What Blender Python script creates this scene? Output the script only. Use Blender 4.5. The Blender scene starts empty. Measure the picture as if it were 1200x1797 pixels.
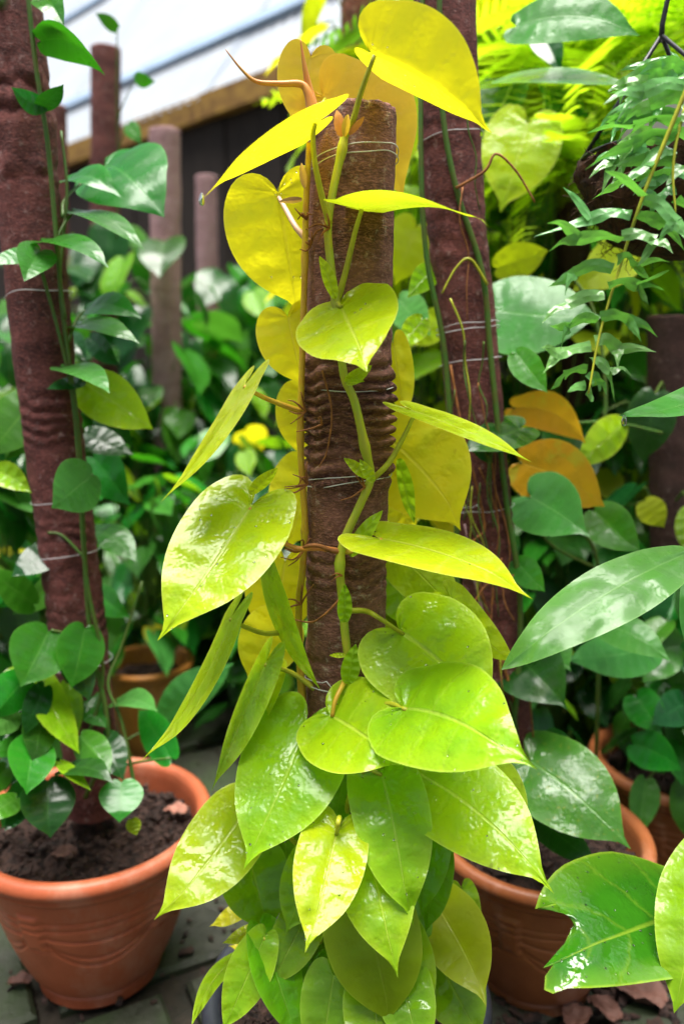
import bpy, bmesh, math, random
from mathutils import Vector, Matrix, noise
R = math.radians
scene = bpy.context.scene
COL = scene.collection
random.seed(7)

# ---------------------------------------------------------------- camera, sky, sun, exposure
CAMZ, TILT, FPX = 0.81, R(11.0), 1400.0
cam_d = bpy.data.cameras.new('camera')
cam_d.sensor_fit = 'VERTICAL'; cam_d.sensor_height = 36.0; cam_d.sensor_width = 24.0
cam_d.lens = FPX / 1797.0 * 36.0
cam_d.clip_start = 0.02; cam_d.clip_end = 400
cam_d.dof.use_dof = True; cam_d.dof.focus_distance = 0.68; cam_d.dof.aperture_fstop = 3.2
cam = bpy.data.objects.new('camera', cam_d); COL.objects.link(cam)
cam.location = (0, 0, CAMZ); cam.rotation_euler = (R(90) - TILT, 0, 0)
scene.camera = cam

SUN_EL, SUN_AZ = R(87), R(-150)           # azimuth measured from +Y towards +X
w = bpy.data.worlds.new('World'); scene.world = w; w.use_nodes = True
nt = w.node_tree; nt.nodes.clear()
out = nt.nodes.new('ShaderNodeOutputWorld'); bg = nt.nodes.new('ShaderNodeBackground')
sky = nt.nodes.new('ShaderNodeTexSky'); sky.sky_type = 'NISHITA'; sky.sun_disc = False
sky.sun_elevation = SUN_EL; sky.sun_rotation = SUN_AZ; sky.air_density = 1.0; sky.dust_density = 3.0; sky.ozone_density = 1.0
hs = nt.nodes.new('ShaderNodeHueSaturation'); hs.inputs['Saturation'].default_value = 0.45
nt.links.new(sky.outputs[0], hs.inputs['Color']); nt.links.new(hs.outputs[0], bg.inputs[0])
bg.inputs[1].default_value = 0.055; nt.links.new(bg.outputs[0], out.inputs[0])
sd = bpy.data.lights.new('sun', 'SUN'); sd.energy = 5.0; sd.angle = R(46); sd.color = (1.0, 0.96, 0.9)
sun = bpy.data.objects.new('sun', sd); COL.objects.link(sun)
sv = Vector((math.sin(SUN_AZ) * math.cos(SUN_EL), math.cos(SUN_AZ) * math.cos(SUN_EL), math.sin(SUN_EL)))
sun.location = sv * 20; sun.rotation_euler = sv.to_track_quat('Z', 'Y').to_euler()
scene.view_settings.view_transform = 'Standard'; scene.view_settings.look = 'None'
scene.view_settings.gamma = 1.0; scene.view_settings.use_curve_mapping = False
scene.view_settings.exposure = 1.3
scene.cycles.use_denoising = True
scene.cycles.max_bounces = 5; scene.cycles.diffuse_bounces = 3; scene.cycles.glossy_bounces = 2; scene.cycles.transmission_bounces = 4; scene.cycles.transparent_max_bounces = 4
scene.cycles.use_adaptive_sampling = True; scene.cycles.adaptive_threshold = 0.03
scene.cycles.sample_clamp_indirect = 6.0

# ---------------------------------------------------------------- helpers
FWD = Vector((0, math.cos(TILT), -math.sin(TILT))); UPV = Vector((0, math.sin(TILT), math.cos(TILT)))
CAMP = Vector((0, 0, CAMZ))
def P(px, py, Y):
    """point of the place seen at photo pixel (px, py) at a distance of Y metres in front of the camera"""
    d = Vector((1, 0, 0)) * ((px - 600) / FPX) + UPV * ((898.5 - py) / FPX) + FWD
    return CAMP + d * (Y / d.y)
def PZ(px, py, z):
    d = Vector((1, 0, 0)) * ((px - 600) / FPX) + UPV * ((898.5 - py) / FPX) + FWD
    return CAMP + d * ((z - CAMZ) / d.z)

def empty(name, loc=(0, 0, 0)):
    o = bpy.data.objects.new(name, None); o.location = loc; o.empty_display_size = 0.05
    COL.objects.link(o); return o
def tag(o, label=None, cat=None, group=None, kind=None):
    if label: o['label'] = label
    if cat: o['category'] = cat
    if group: o['group'] = group
    if kind: o['kind'] = kind
    return o
def mesh(name, verts, faces, mat, smooth=True, uvs=None):
    me = bpy.data.meshes.new(name); me.from_pydata([tuple(v) for v in verts], [], faces)
    if uvs is not None:
        l = me.uv_layers.new(name='UVMap')
        vi = [0] * len(me.loops); me.loops.foreach_get('vertex_index', vi)
        flat = [c for i in vi for c in uvs[i]]
        l.data.foreach_set('uv', flat)
    if smooth: me.polygons.foreach_set('use_smooth', [True] * len(me.polygons))
    if mat: me.materials.append(mat)
    me.update(); return me
def link(name, me, parent=None, loc=None):
    o = bpy.data.objects.new(name, me); COL.objects.link(o)
    if parent: o.parent = parent
    if loc is not None: o.location = loc
    return o
class MB:
    def __init__(s): s.v = []; s.f = []
    def add(s, v, f):
        n = len(s.v); s.v += [Vector(p) for p in v]; s.f += [tuple(i + n for i in q) for q in f]
    def tube(s, pts, r0, r1=None, seg=8, cap=True, rfun=None):
        pts = [Vector(p) for p in pts]; r1 = r0 if r1 is None else r1
        n = len(pts); v = []; f = []; ref = None
        for i, p in enumerate(pts):
            t = (pts[min(i + 1, n - 1)] - pts[max(i - 1, 0)])
            t = t.normalized() if t.length > 1e-9 else Vector((0, 0, 1))
            if ref is None: ref = t.orthogonal().normalized()
            ref = (ref - t * ref.dot(t)); ref = ref.normalized() if ref.length > 1e-6 else t.orthogonal().normalized()
            b = t.cross(ref); k = i / max(1, n - 1); r = r0 + (r1 - r0) * k
            if rfun: r = rfun(k)
            for j in range(seg):
                a = 2 * math.pi * j / seg; v.append(p + (ref * math.cos(a) + b * math.sin(a)) * r)
        for i in range(n - 1):
            for j in range(seg):
                a, b2 = i * seg + j, i * seg + (j + 1) % seg
                f.append((a, b2, b2 + seg, a + seg))
        if cap: f.append(tuple(range(seg))[::-1]); f.append(tuple(range((n - 1) * seg, n * seg)))
        s.add(v, f)
    def box(s, c, sx, sy, sz, m=None):
        m = m or Matrix.Identity(3); c = Vector(c)
        v = [c + m @ Vector((x * sx / 2, y * sy / 2, z * sz / 2)) for x in (-1, 1) for y in (-1, 1) for z in (-1, 1)]
        s.add(v, [(0, 1, 3, 2), (4, 6, 7, 5), (0, 4, 5, 1), (2, 3, 7, 6), (0, 2, 6, 4), (1, 5, 7, 3)])
    def build(s, name, mat, parent=None, smooth=True, origin=None):
        o = Vector(origin) if origin is not None else Vector((0, 0, 0))
        me = mesh(name, [p - o for p in s.v], s.f, mat, smooth)
        ob = link(name, me, parent)
        ob.location = o - (Vector(parent.location) if parent and parent.type == 'EMPTY' and not parent.parent else Vector((0, 0, 0)))
        return ob
def smooth_path(pts, sub=6):
    pts = [Vector(p) for p in pts]
    if len(pts) < 3:
        return [pts[0].lerp(pts[-1], i / sub) for i in range(sub + 1)]
    o = []
    e = [pts[0] * 2 - pts[1]] + pts + [pts[-1] * 2 - pts[-2]]
    for i in range(1, len(e) - 2):
        a, b, c, d = e[i - 1:i + 3]
        for k in range(sub):
            t = k / sub
            o.append(0.5 * ((2 * b) + (c - a) * t + (2 * a - 5 * b + 4 * c - d) * t * t + (3 * b - a - 3 * c + d) * t ** 3))
    o.append(pts[-1]); return o
def sstep(a, b, x):
    t = min(1, max(0, (x - a) / (b - a))); return t * t * (3 - 2 * t)

# ---------------------------------------------------------------- materials
def nodes(name):
    m = bpy.data.materials.new(name); m.use_nodes = True; t = m.node_tree; t.nodes.clear()
    o = t.nodes.new('ShaderNodeOutputMaterial'); p = t.nodes.new('ShaderNodeBsdfPrincipled')
    t.links.new(p.outputs[0], o.inputs[0]); return m, t, p, o
def N(t, typ, **kw):
    n = t.nodes.new(typ)
    for k, v in kw.items():
        if k in n.inputs.keys(): n.inputs[k].default_value = v
        else: setattr(n, k, v)
    return n
def mth(t, op, a, b=None, c=None):
    n = t.nodes.new('ShaderNodeMath'); n.operation = op
    for i, x in enumerate((a, b, c)):
        if x is None: continue
        if isinstance(x, (int, float)): n.inputs[i].default_value = x
        else: t.links.new(x, n.inputs[i])
    return n.outputs[0]
def mix(t, f, a, b, typ='MIX'):
    n = t.nodes.new('ShaderNodeMix'); n.data_type = 'RGBA'; n.blend_type = typ; n.clamp_factor = True
    for s, x in ((n.inputs[0], f), (n.inputs[6], a), (n.inputs[7], b)):
        if isinstance(x, (int, float)): s.default_value = x
        elif isinstance(x, tuple): s.default_value = (*x, 1) if len(x) == 3 else x
        else: t.links.new(x, s)
    return n.outputs[2]
def ramp(t, x, stops):
    n = t.nodes.new('ShaderNodeValToRGB'); e = n.color_ramp.elements
    while len(e) < len(stops): e.new(0.5)
    for k, (p, c) in enumerate(stops):
        e[k].position = p; e[k].color = (c, c, c, 1) if isinstance(c, (int, float)) else (*c, 1)
    t.links.new(x, n.inputs[0]); return n.outputs[0]

def leaf_mat(name, col, vein, edge, trans, tf=0.35, rough=0.28, nv=6, bump=0.35, spot=None, wet=0.3, hv=0.05, spec=0.32, coat=0.25, mot=None):
    """a leaf: blade colour, paler veins, margin, light through the blade, wet uneven gloss"""
    m, t, p, o = nodes(name)
    uv = N(t, 'ShaderNodeUVMap', uv_map='UVMap'); sp = N(t, 'ShaderNodeSeparateXYZ'); t.links.new(uv.outputs[0], sp.inputs[0])
    u, v = sp.outputs[0], sp.outputs[1]
    au = mth(t, 'ABSOLUTE', mth(t, 'SUBTRACT', mth(t, 'MULTIPLY', u, 2.0), 1.0))       # 0 midrib .. 1 margin
    tc = N(t, 'ShaderNodeTexCoord'); oi = N(t, 'ShaderNodeObjectInfo')
    n1 = N(t, 'ShaderNodeTexNoise', Scale=38.0, Detail=3.0, Roughness=0.6); t.links.new(tc.outputs['Object'], n1.inputs['Vector'])
    n2 = N(t, 'ShaderNodeTexNoise', Scale=260.0, Detail=1.0); t.links.new(tc.outputs['Object'], n2.inputs['Vector'])
    mid = ramp(t, au, [(0.0, 1.0), (0.018, 0.8), (0.045, 0.0)])
    sa = mth(t, 'MULTIPLY', mth(t, 'ADD', v, mth(t, 'MULTIPLY', n1.outputs[0], 0.09)), nv * 2 * math.pi)
    sn = mth(t, 'SINE', sa)
    lat = mth(t, 'MULTIPLY', mth(t, 'POWER', mth(t, 'MAXIMUM', sn, 0.0), 20.0), 0.30)
    veins = mth(t, 'MAXIMUM', mid, lat)
    c = mix(t, ramp(t, n1.outputs[0], [(0.35, 0.0), (0.7, 1.0)]), col, mot or tuple(min(1, x * 0.72) for x in col))
    c = mix(t, mth(t, 'MULTIPLY', ramp(t, au, [(0.55, 0.0), (1.0, 1.0)]), 0.55), c, edge)
    c = mix(t, mth(t, 'MAXIMUM', mth(t, 'MULTIPLY', veins, 0.6), mth(t, 'MULTIPLY', ramp(t, au, [(0.955, 0.0), (0.985, 1.0)]), 0.6)), c, vein)
    if spot:
        n3 = N(t, 'ShaderNodeTexNoise', Scale=spot[1], Detail=4.0, Roughness=0.65); t.links.new(tc.outputs['Object'], n3.inputs['Vector'])
        c = mix(t, ramp(t, n3.outputs[0], [(spot[2], 0.0), (spot[2] + 0.07, 1.0)]), c, spot[0])
    bl = N(t, 'ShaderNodeTexNoise', Scale=75.0, Detail=2.0, Roughness=0.5); t.links.new(tc.outputs['Object'], bl.inputs['Vector'])
    c = mix(t, mth(t, 'MULTIPLY', ramp(t, bl.outputs[0], [(0.73, 0.0), (0.77, 1.0)]), 0.65), c, tuple(x * y for x, y in zip(col, (.45, .35, .5))))
    h = N(t, 'ShaderNodeHueSaturation'); t.links.new(c, h.inputs['Color'])
    rv = mth(t, 'SUBTRACT', oi.outputs['Random'], 0.5)
    t.links.new(mth(t, 'ADD', mth(t, 'MULTIPLY', rv, hv), 0.5), h.inputs['Hue'])
    rv2 = mth(t, 'FRACT', mth(t, 'MULTIPLY', oi.outputs['Random'], 17.31))
    t.links.new(mth(t, 'ADD', mth(t, 'MULTIPLY', rv2, 0.3), 0.85), h.inputs['Value'])
    t.links.new(h.outputs[0], p.inputs['Base Color'])
    rg = mth(t, 'ADD', mth(t, 'MULTIPLY', ramp(t, n1.outputs[0], [(0.35, 0.0), (0.65, 1.0)]), wet), rough - wet * 0.4)
    t.links.new(rg, p.inputs['Roughness'])
    p.inputs['Specular IOR Level'].default_value = spec
    p.inputs['Coat Weight'].default_value = coat; p.inputs['Coat Roughness'].default_value = 0.10; p.inputs['Coat IOR'].default_value = 1.4
    # relief: quilting between the side veins, sunk midrib, fine tissue
    q = mth(t, 'MULTIPLY', mth(t, 'MULTIPLY', mth(t, 'POWER', mth(t, 'ABSOLUTE', mth(t, 'SINE', mth(t, 'MULTIPLY', sa, 0.5))), 1.6), -1.0), mth(t, 'MULTIPLY', au, mth(t, 'SUBTRACT', 1.2, au)))
    hgt = mth(t, 'ADD', mth(t, 'MULTIPLY', q, -0.85), mth(t, 'MULTIPLY', mid, 0.12))
    hgt = mth(t, 'ADD', hgt, mth(t, 'ADD', mth(t, 'MULTIPLY', n2.outputs[0], 0.05), mth(t, 'MULTIPLY', n1.outputs[0], 0.75)))
    b = N(t, 'ShaderNodeBump', Strength=bump, Distance=0.006); t.links.new(hgt, b.inputs['Height'])
    t.links.new(b.outputs[0], p.inputs['Normal']); t.links.new(b.outputs[0], p.inputs['Coat Normal'])
    tr = N(t, 'ShaderNodeBsdfTranslucent')
    tcol = mix(t, mth(t, 'MULTIPLY', veins, 0.25), trans, tuple(x * 0.6 for x in trans))
    t.links.new(tcol, tr.inputs[0]); t.links.new(b.outputs[0], tr.inputs['Normal'])
    ms = N(t, 'ShaderNodeMixShader'); ms.inputs[0].default_value = tf
    t.links.new(p.outputs[0], ms.inputs[1]); t.links.new(tr.outputs[0], ms.inputs[2]); t.links.new(ms.outputs[0], o.inputs[0])
    return m
M = {}
M['yellow'] = leaf_mat('leaf_yellow', (.80, .70, .012), (.84, .76, .10), (.74, .70, .03), (1.0, .92, .015), 0.54, 0.36, bump=0.6, hv=0.03, coat=0.15, mot=(.58, .62, .012))
M['amber'] = leaf_mat('leaf_amber', (.80, .50, .03), (.86, .62, .10), (.80, .58, .05), (1.0, .72, .05), 0.52, 0.4, hv=0.02, coat=0.05)
M['lime'] = leaf_mat('leaf_lime', (.46, .59, .010), (.66, .74, .14), (.58, .68, .03), (.72, .92, .02), 0.42, 0.26, bump=0.7, hv=0.03, coat=0.38, mot=(.34, .52, .008))
M['limegreen'] = leaf_mat('leaf_lime_green', (.31, .52, .007), (.52, .68, .09), (.42, .60, .02), (.54, .92, .02), 0.40, 0.26, bump=0.75, hv=0.03, coat=0.42, mot=(.20, .42, .006))
M['mid'] = leaf_mat('leaf_mid_green', (.15, .37, .006), (.30, .48, .05), (.24, .44, .012), (.34, .72, .01), 0.34, 0.28, bump=0.6, hv=0.04, coat=0.5)
M['green'] = leaf_mat('leaf_green', (.024, .165, .010), (.08, .27, .035), (.035, .20, .014), (.07, .46, .01), 0.22, 0.30, nv=7, bump=0.16, hv=0.05, coat=0.30, wet=.2, spec=.3)
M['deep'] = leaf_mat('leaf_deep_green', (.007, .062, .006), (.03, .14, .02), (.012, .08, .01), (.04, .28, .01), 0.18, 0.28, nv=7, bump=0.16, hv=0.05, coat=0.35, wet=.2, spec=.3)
M['pale'] = leaf_mat('leaf_pale_green', (.060, .225, .040), (.13, .32, .08), (.08, .26, .05), (.14, .50, .03), 0.22, 0.30, nv=10, bump=0.2, hv=0.03, coat=0.2, wet=.25)
M['blotch'] = leaf_mat('leaf_blotched_green', (.045, .19, .020), (.12, .32, .05), (.07, .24, .03), (.12, .48, .03), 0.25, 0.24, spot=((.15, .23, .025), 190, .60), bump=0.35, coat=0.5)
M['gloss'] = leaf_mat('leaf_glossy_green', (.030, .165, .006), (.26, .38, .03), (.14, .30, .012), (.10, .45, .01), 0.16, 0.16, nv=6, bump=0.5, coat=0.9, spot=((.34, .38, .02), 26, .66))
M['orange'] = leaf_mat('leaf_orange', (.86, .42, .016), (.90, .58, .06), (.74, .30, .02), (1.0, .60, .03), 0.5, 0.42, hv=0.02, coat=0.05, bump=0.45, spot=((.55, .48, .03), 22, .58))
M['olive'] = leaf_mat('leaf_olive_lime', (.34, .42, .008), (.46, .52, .04), (.40, .48, .02), (.66, .80, .01), 0.5, 0.4, hv=0.03, coat=0.1)

def plain(name, col, rough=0.6, var=0.25, scale=40, bump=0.2, spec=0.4, col2=None, dist=0.003):
    m, t, p, o = nodes(name)
    tc = N(t, 'ShaderNodeTexCoord'); n = N(t, 'ShaderNodeTexNoise', Scale=float(scale), Detail=6.0, Roughness=0.62)
    t.links.new(tc.outputs['Object'], n.inputs['Vector'])
    c2 = col2 or tuple(x * (1 - var) for x in col)
    t.links.new(mix(t, ramp(t, n.outputs[0], [(0.35, 0.0), (0.65, 1.0)]), col, c2), p.inputs['Base Color'])
    p.inputs['Roughness'].default_value = rough; p.inputs['Specular IOR Level'].default_value = spec
    b = N(t, 'ShaderNodeBump', Strength=bump, Distance=dist); t.links.new(n.outputs[0], b.inputs['Height']); t.links.new(b.outputs[0], p.inputs['Normal'])
    return m
M['stem_green'] = plain('stem_green', (.34, .44, .03), .4, .3, 60, .15, col2=(.42, .40, .03))
M['stem_yellow'] = plain('stem_yellow', (.56, .42, .03), .4, .3, 50, .15, col2=(.50, .26, .03))
M['petiole'] = plain('petiole_yellow_green', (.46, .48, .03), .38, .3, 50, .1)
M['stem_dark'] = plain('stem_dark_green', (.05, .15, .02), .45, .4, 50, .2, col2=(.09, .12, .02))
M['sheath'] = plain('sheath_orange', (.58, .20, .06), .35, .3, 30, .15, col2=(.48, .26, .04))
M['root'] = plain('root_brown', (.16, .055, .018), .7, .5, 120, .4, col2=(.34, .13, .03))
M['pinkpet'] = plain('petiole_pink', (.66, .42, .30), .4, .2, 50, .1)
M['wire'] = plain('wire_white', (.62, .62, .64), .35, .2, 80, .1)
M['black'] = plain('black_wire', (.012, .013, .018), .4, .3, 80, .2)
M['blackpot'] = plain('black_plastic', (.030, .034, .046), .38, .3, 50, .1)
M['coir'] = plain('coir', (.10, .042, .018), .95, .7, 90, 1.0, col2=(.022, .010, .006), dist=.01)
M['deadleaf'] = plain('dead_leaf', (.075, .030, .020), .7, .5, 40, .5, col2=(.16, .075, .055))
M['pinkleaf'] = plain('pink_dead_leaf', (.46, .20, .14), .6, .4, 40, .4)
M['whitepot'] = plain('white_ceramic', (.70, .70, .66), .35, .1, 20, .1)

def soil_mat():
    m, t, p, o = nodes('soil')
    tc = N(t, 'ShaderNodeTexCoord'); n = N(t, 'ShaderNodeTexNoise', Scale=70.0, Detail=8.0, Roughness=0.7); t.links.new(tc.outputs['Object'], n.inputs['Vector'])
    c = mix(t, ramp(t, n.outputs[0], [(0.38, 0.0), (0.66, 1.0)]), (.010, .005, .004), (.080, .037, .025))
    t.links.new(c, p.inputs['Base Color']); p.inputs['Roughness'].default_value = 0.85
    b = N(t, 'ShaderNodeBump', Strength=1.0, Distance=0.008); t.links.new(n.outputs[0], b.inputs['Height']); t.links.new(b.outputs[0], p.inputs['Normal'])
    return m
M['soil'] = soil_mat()

def cloth_mat(name, dark, light, speck):
    """coarse red-brown shade-cloth wrap with lime speckle and darker wet patches"""
    m, t, p, o = nodes(name)
    tc = N(t, 'ShaderNodeTexCoord')
    mp = N(t, 'ShaderNodeMapping'); mp.inputs['Scale'].default_value = (1, 1, 3.2); t.links.new(tc.outputs['Object'], mp.inputs[0])
    n = N(t, 'ShaderNodeTexNoise', Scale=16.0, Detail=5.0, Roughness=0.65); t.links.new(mp.outputs[0], n.inputs['Vector'])
    f = N(t, 'ShaderNodeTexNoise', Scale=210.0, Detail=3.0, Roughness=0.7); t.links.new(mp.outputs[0], f.inputs['Vector'])
    s = N(t, 'ShaderNodeTexNoise', Scale=95.0, Detail=5.0, Roughness=0.75); t.links.new(tc.outputs['Object'], s.inputs['Vector'])
    c = mix(t, ramp(t, n.outputs[0], [(0.35, 0.0), (0.68, 1.0)]), dark, light)
    c = mix(t, mth(t, 'MULTIPLY', ramp(t, f.outputs[0], [(0.45, 0.0), (0.75, 1.0)]), 0.7), c, tuple(min(1, x * 2.1) for x in light))
    c = mix(t, mth(t, 'MULTIPLY', ramp(t, s.outputs[0], [(0.57, 0.0), (0.70, 1.0)]), 0.65), c, speck)
    t.links.new(c, p.inputs['Base Color']); p.inputs['Roughness'].default_value = 0.78; p.inputs['Specular IOR Level'].default_value = 0.3
    h = mth(t, 'ADD', mth(t, 'MULTIPLY', f.outputs[0], 0.5), s.outputs[0])
    b = N(t, 'ShaderNodeBump', Strength=1.0, Distance=0.003); t.links.new(h, b.inputs['Height']); t.links.new(b.outputs[0], p.inputs['Normal'])
    return m
M['cloth'] = cloth_mat('wrap_brown', (.060, .023, .017), (.215, .095, .072), (.54, .43, .37))
M['cloth2'] = cloth_mat('wrap_red_brown', (.042, .012, .011), (.160, .050, .042), (.42, .29, .27))
M['clothdark'] = cloth_mat('wrap_dark', (.020, .009, .007), (.055, .024, .019), (.16, .11, .10))
M['cloth3'] = cloth_mat('wrap_faded_pink', (.20, .105, .11), (.33, .20, .21), (.48, .40, .40))

def terracotta(name, col, col2):
    m, t, p, o = nodes(name)
    tc = N(t, 'ShaderNodeTexCoord')
    n = N(t, 'ShaderNodeTexNoise', Scale=9.0, Detail=7.0, Roughness=0.65); t.links.new(tc.outputs['Object'], n.inputs['Vector'])
    f = N(t, 'ShaderNodeTexNoise', Scale=160.0, Detail=4.0); t.links.new(tc.outputs['Object'], f.inputs['Vector'])
    c = mix(t, ramp(t, n.outputs[0], [(0.35, 0.0), (0.72, 1.0)]), col, col2)
    c = mix(t, mth(t, 'MULTIPLY', ramp(t, f.outputs[0], [(0.55, 0.0), (0.8, 1.0)]), 0.25), c, tuple(x * 0.5 for x in col))
    st = N(t, 'ShaderNodeTexNoise', Scale=5.0, Detail=9.0, Roughness=0.75); mp = N(t, 'ShaderNodeMapping'); mp.inputs['Scale'].default_value = (1.6, 1.6, .7); t.links.new(tc.outputs['Object'], mp.inputs[0]); t.links.new(mp.outputs[0], st.inputs['Vector'])
    c = mix(t, mth(t, 'MULTIPLY', ramp(t, st.outputs[0], [(0.53, 0.0), (0.70, 1.0)]), 0.42), c, (.62, .38, .28))
    c = mix(t, mth(t, 'MULTIPLY', ramp(t, st.outputs[0], [(0.28, 1.0), (0.43, 0.0)]), 0.45), c, (.10, .045, .015))
    t.links.new(c, p.inputs['Base Color']); p.inputs['Roughness'].default_value = 0.48; p.inputs['Specular IOR Level'].default_value = 0.45
    b = N(t, 'ShaderNodeBump', Strength=0.15, Distance=0.002); t.links.new(f.outputs[0], b.inputs['Height']); t.links.new(b.outputs[0], p.inputs['Normal'])
    return m
M['terra'] = terracotta('terracotta', (.47, .118, .048), (.38, .085, .032))
M['terra2'] = terracotta('terracotta_brown', (.36, .115, .036), (.22, .06, .018))
M['terra3'] = terracotta('terracotta_ochre', (.46, .19, .035), (.32, .11, .018))

def moss_stone():
    m, t, p, o = nodes('mossy_slab')
    tc = N(t, 'ShaderNodeTexCoord'); g = N(t, 'ShaderNodeNewGeometry')
    n = N(t, 'ShaderNodeTexNoise', Scale=7.0, Detail=8.0, Roughness=0.65); t.links.new(g.outputs['Position'], n.inputs['Vector'])
    f = N(t, 'ShaderNodeTexNoise', Scale=80.0, Detail=6.0, Roughness=0.7); t.links.new(g.outputs['Position'], f.inputs['Vector'])
    c = mix(t, ramp(t, f.outputs[0], [(0.35, 0.0), (0.7, 1.0)]), (.014, .016, .009), (.042, .044, .030))
    c = mix(t, ramp(t, n.outputs[0], [(0.42, 0.0), (0.62, 1.0)]), c, (.020, .038, .008))
    t.links.new(c, p.inputs['Base Color'])
    t.links.new(ramp(t, n.outputs[0], [(0.3, 0.35), (0.7, 0.8)]), p.inputs['Roughness'])
    b = N(t, 'ShaderNodeBump', Strength=0.6, Distance=0.006); t.links.new(f.outputs[0], b.inputs['Height']); t.links.new(b.outputs[0], p.inputs['Normal'])
    return m
M['slab'] = moss_stone()
M['earth'] = plain('earth', (.030, .022, .014), .85, .6, 30, .9, col2=(.012, .012, .007), dist=.01)
def board_mat():
    m, t, p, o = nodes('dark_boards')
    tc = N(t, 'ShaderNodeTexCoord'); mp = N(t, 'ShaderNodeMapping'); mp.inputs['Scale'].default_value = (30, 30, 1.2)
    t.links.new(tc.outputs['Object'], mp.inputs[0]); n = N(t, 'ShaderNodeTexNoise', Scale=2.0, Detail=6.0); t.links.new(mp.outputs[0], n.inputs['Vector'])
    oi = N(t, 'ShaderNodeObjectInfo')
    c = mix(t, ramp(t, n.outputs[0], [(0.35, 0.0), (0.7, 1.0)]), (.010, .006, .004), (.034, .021, .014))
    c = mix(t, mth(t, 'MULTIPLY', oi.outputs['Random'], 0.6), c, (.018, .011, .008))
    t.links.new(c, p.inputs['Base Color']); p.inputs['Roughness'].default_value = 0.8
    return m
M['board'] = board_mat()
M['ochre'] = plain('ochre_timber', (.46, .27, .055), .7, .6, 14, .5, col2=(.20, .10, .03))
def sheet_mat():
    m, t, p, o = nodes('white_sheet')
    tc = N(t, 'ShaderNodeTexCoord'); n = N(t, 'ShaderNodeTexNoise', Scale=3.5, Detail=8.0); t.links.new(tc.outputs['Object'], n.inputs['Vector'])
    c = mix(t, ramp(t, n.outputs[0], [(0.3, 0.0), (0.75, 1.0)]), (.66, .70, .76), (.52, .60, .70))
    t.links.new(c, p.inputs['Base Color']); p.inputs['Roughness'].default_value = 0.35
    tr = N(t, 'ShaderNodeBsdfTranslucent'); tr.inputs[0].default_value = (.70, .76, .84, 1)
    ms = N(t, 'ShaderNodeMixShader'); ms.inputs[0].default_value = 0.45
    t.links.new(p.outputs[0], ms.inputs[1]); t.links.new(tr.outputs[0], ms.inputs[2]); t.links.new(ms.outputs[0], o.inputs[0])
    return m
M['sheet'] = sheet_mat()
M['bluemetal'] = plain('blue_grey_metal', (.26, .36, .50), .45, .2, 6, .05)
M['stripwhite'] = plain('strip_pale', (.46, .53, .62), .45, .2, 6, .05)
def water_mat():
    m, t, p, o = nodes('water'); p.inputs['Base Color'].default_value = (1, 1, 1, 1); p.inputs['Roughness'].default_value = 0.03
    p.inputs['IOR'].default_value = 1.33; p.inputs['Transmission Weight'].default_value = 1.0
    return m
M['water'] = water_mat()

# ---------------------------------------------------------------- leaf geometry
OUT = {
 'heart': ([(0, 0), (.035, -.075), (.11, -.15), (.23, -.18), (.36, -.13), (.455, 0), (.495, .13), (.50, .27), (.48, .40), (.43, .53), (.345, .655), (.24, .755), (.14, .83), (.07, .88), (.034, .92), (.014, .962), (0, 1)], .27),
 'oval': ([(0, 0), (.05, -.055), (.16, -.085), (.31, -.02), (.43, .12), (.5, .29), (.49, .44), (.425, .59), (.315, .73), (.19, .84), (.09, .91), (.035, .955), (0, 1)], .16),
 'lance': ([(0, 0), (.12, .0), (.28, .06), (.43, .22), (.5, .40), (.47, .56), (.37, .73), (.22, .87), (.08, .96), (0, 1)], .06),
}
def resample(pts, n):
    pp = smooth_path([(x, y, 0) for x, y in pts], 8)
    d = [0]
    for a, b in zip(pp, pp[1:]): d.append(d[-1] + (b - a).length)
    o = []; k = 0
    for i in range(n + 1):
        t = d[-1] * i / n
        while k < len(d) - 2 and d[k + 1] < t: k += 1
        f = (t - d[k]) / max(1e-9, d[k + 1] - d[k]); q = pp[k].lerp(pp[k + 1], min(1, f)); o.append((q.x, q.y))
    o[0] = pts[0]; o[-1] = pts[-1]; return o
def leaf_geo(outline, fn, rows=26, cols=8, t0=None, nv=9):
    """rows run like side veins from the midrib to the margin; fn(side, x, y, s, t) gives the 3D point"""
    if isinstance(outline, str): pl, t0 = OUT[outline]; pr = pl
    else: pl, pr = outline
    ol, orr = resample(pl, rows), resample(pr, rows)
    V = []; U = []; F = []; mids = []
    for i in range(rows + 1):
        t = i / rows; ym = max(0, (t - t0) / (1 - t0)) ** 1.12
        if ym == 0 and mids: mids.append(mids[-1]); continue
        mids.append(len(V)); V.append(fn(1, 0, ym, 0, t)); U.append((0.5, t))
    for side, ou in ((1, ol), (-1, orr)):
        grid = []
        for i in range(rows + 1):
            t = i / rows; ym = max(0, (t - t0) / (1 - t0)) ** 1.12; row = [mids[i]]
            if i in (0, rows): grid.append([mids[i]] * (cols + 1)); continue
            for j in range(1, cols + 1):
                s = j / cols; x = ou[i][0] * s; y = ym * (1 - s) + ou[i][1] * s - 0.35 * (ou[i][1] - ym) * s * (1 - s)
                row.append(len(V)); V.append(fn(side, x, y, s, t)); U.append((0.5 + 0.5 * side * s, t))
            grid.append(row)
        for i in range(rows):
            for j in range(cols):
                q = [grid[i][j], grid[i][j + 1], grid[i + 1][j + 1], grid[i + 1][j]]
                if side < 0: q.reverse()
                r = []
                for a in q:
                    if a not in r: r.append(a)
                if len(r) > 2: F.append(tuple(r))
    return V, F, U

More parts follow.
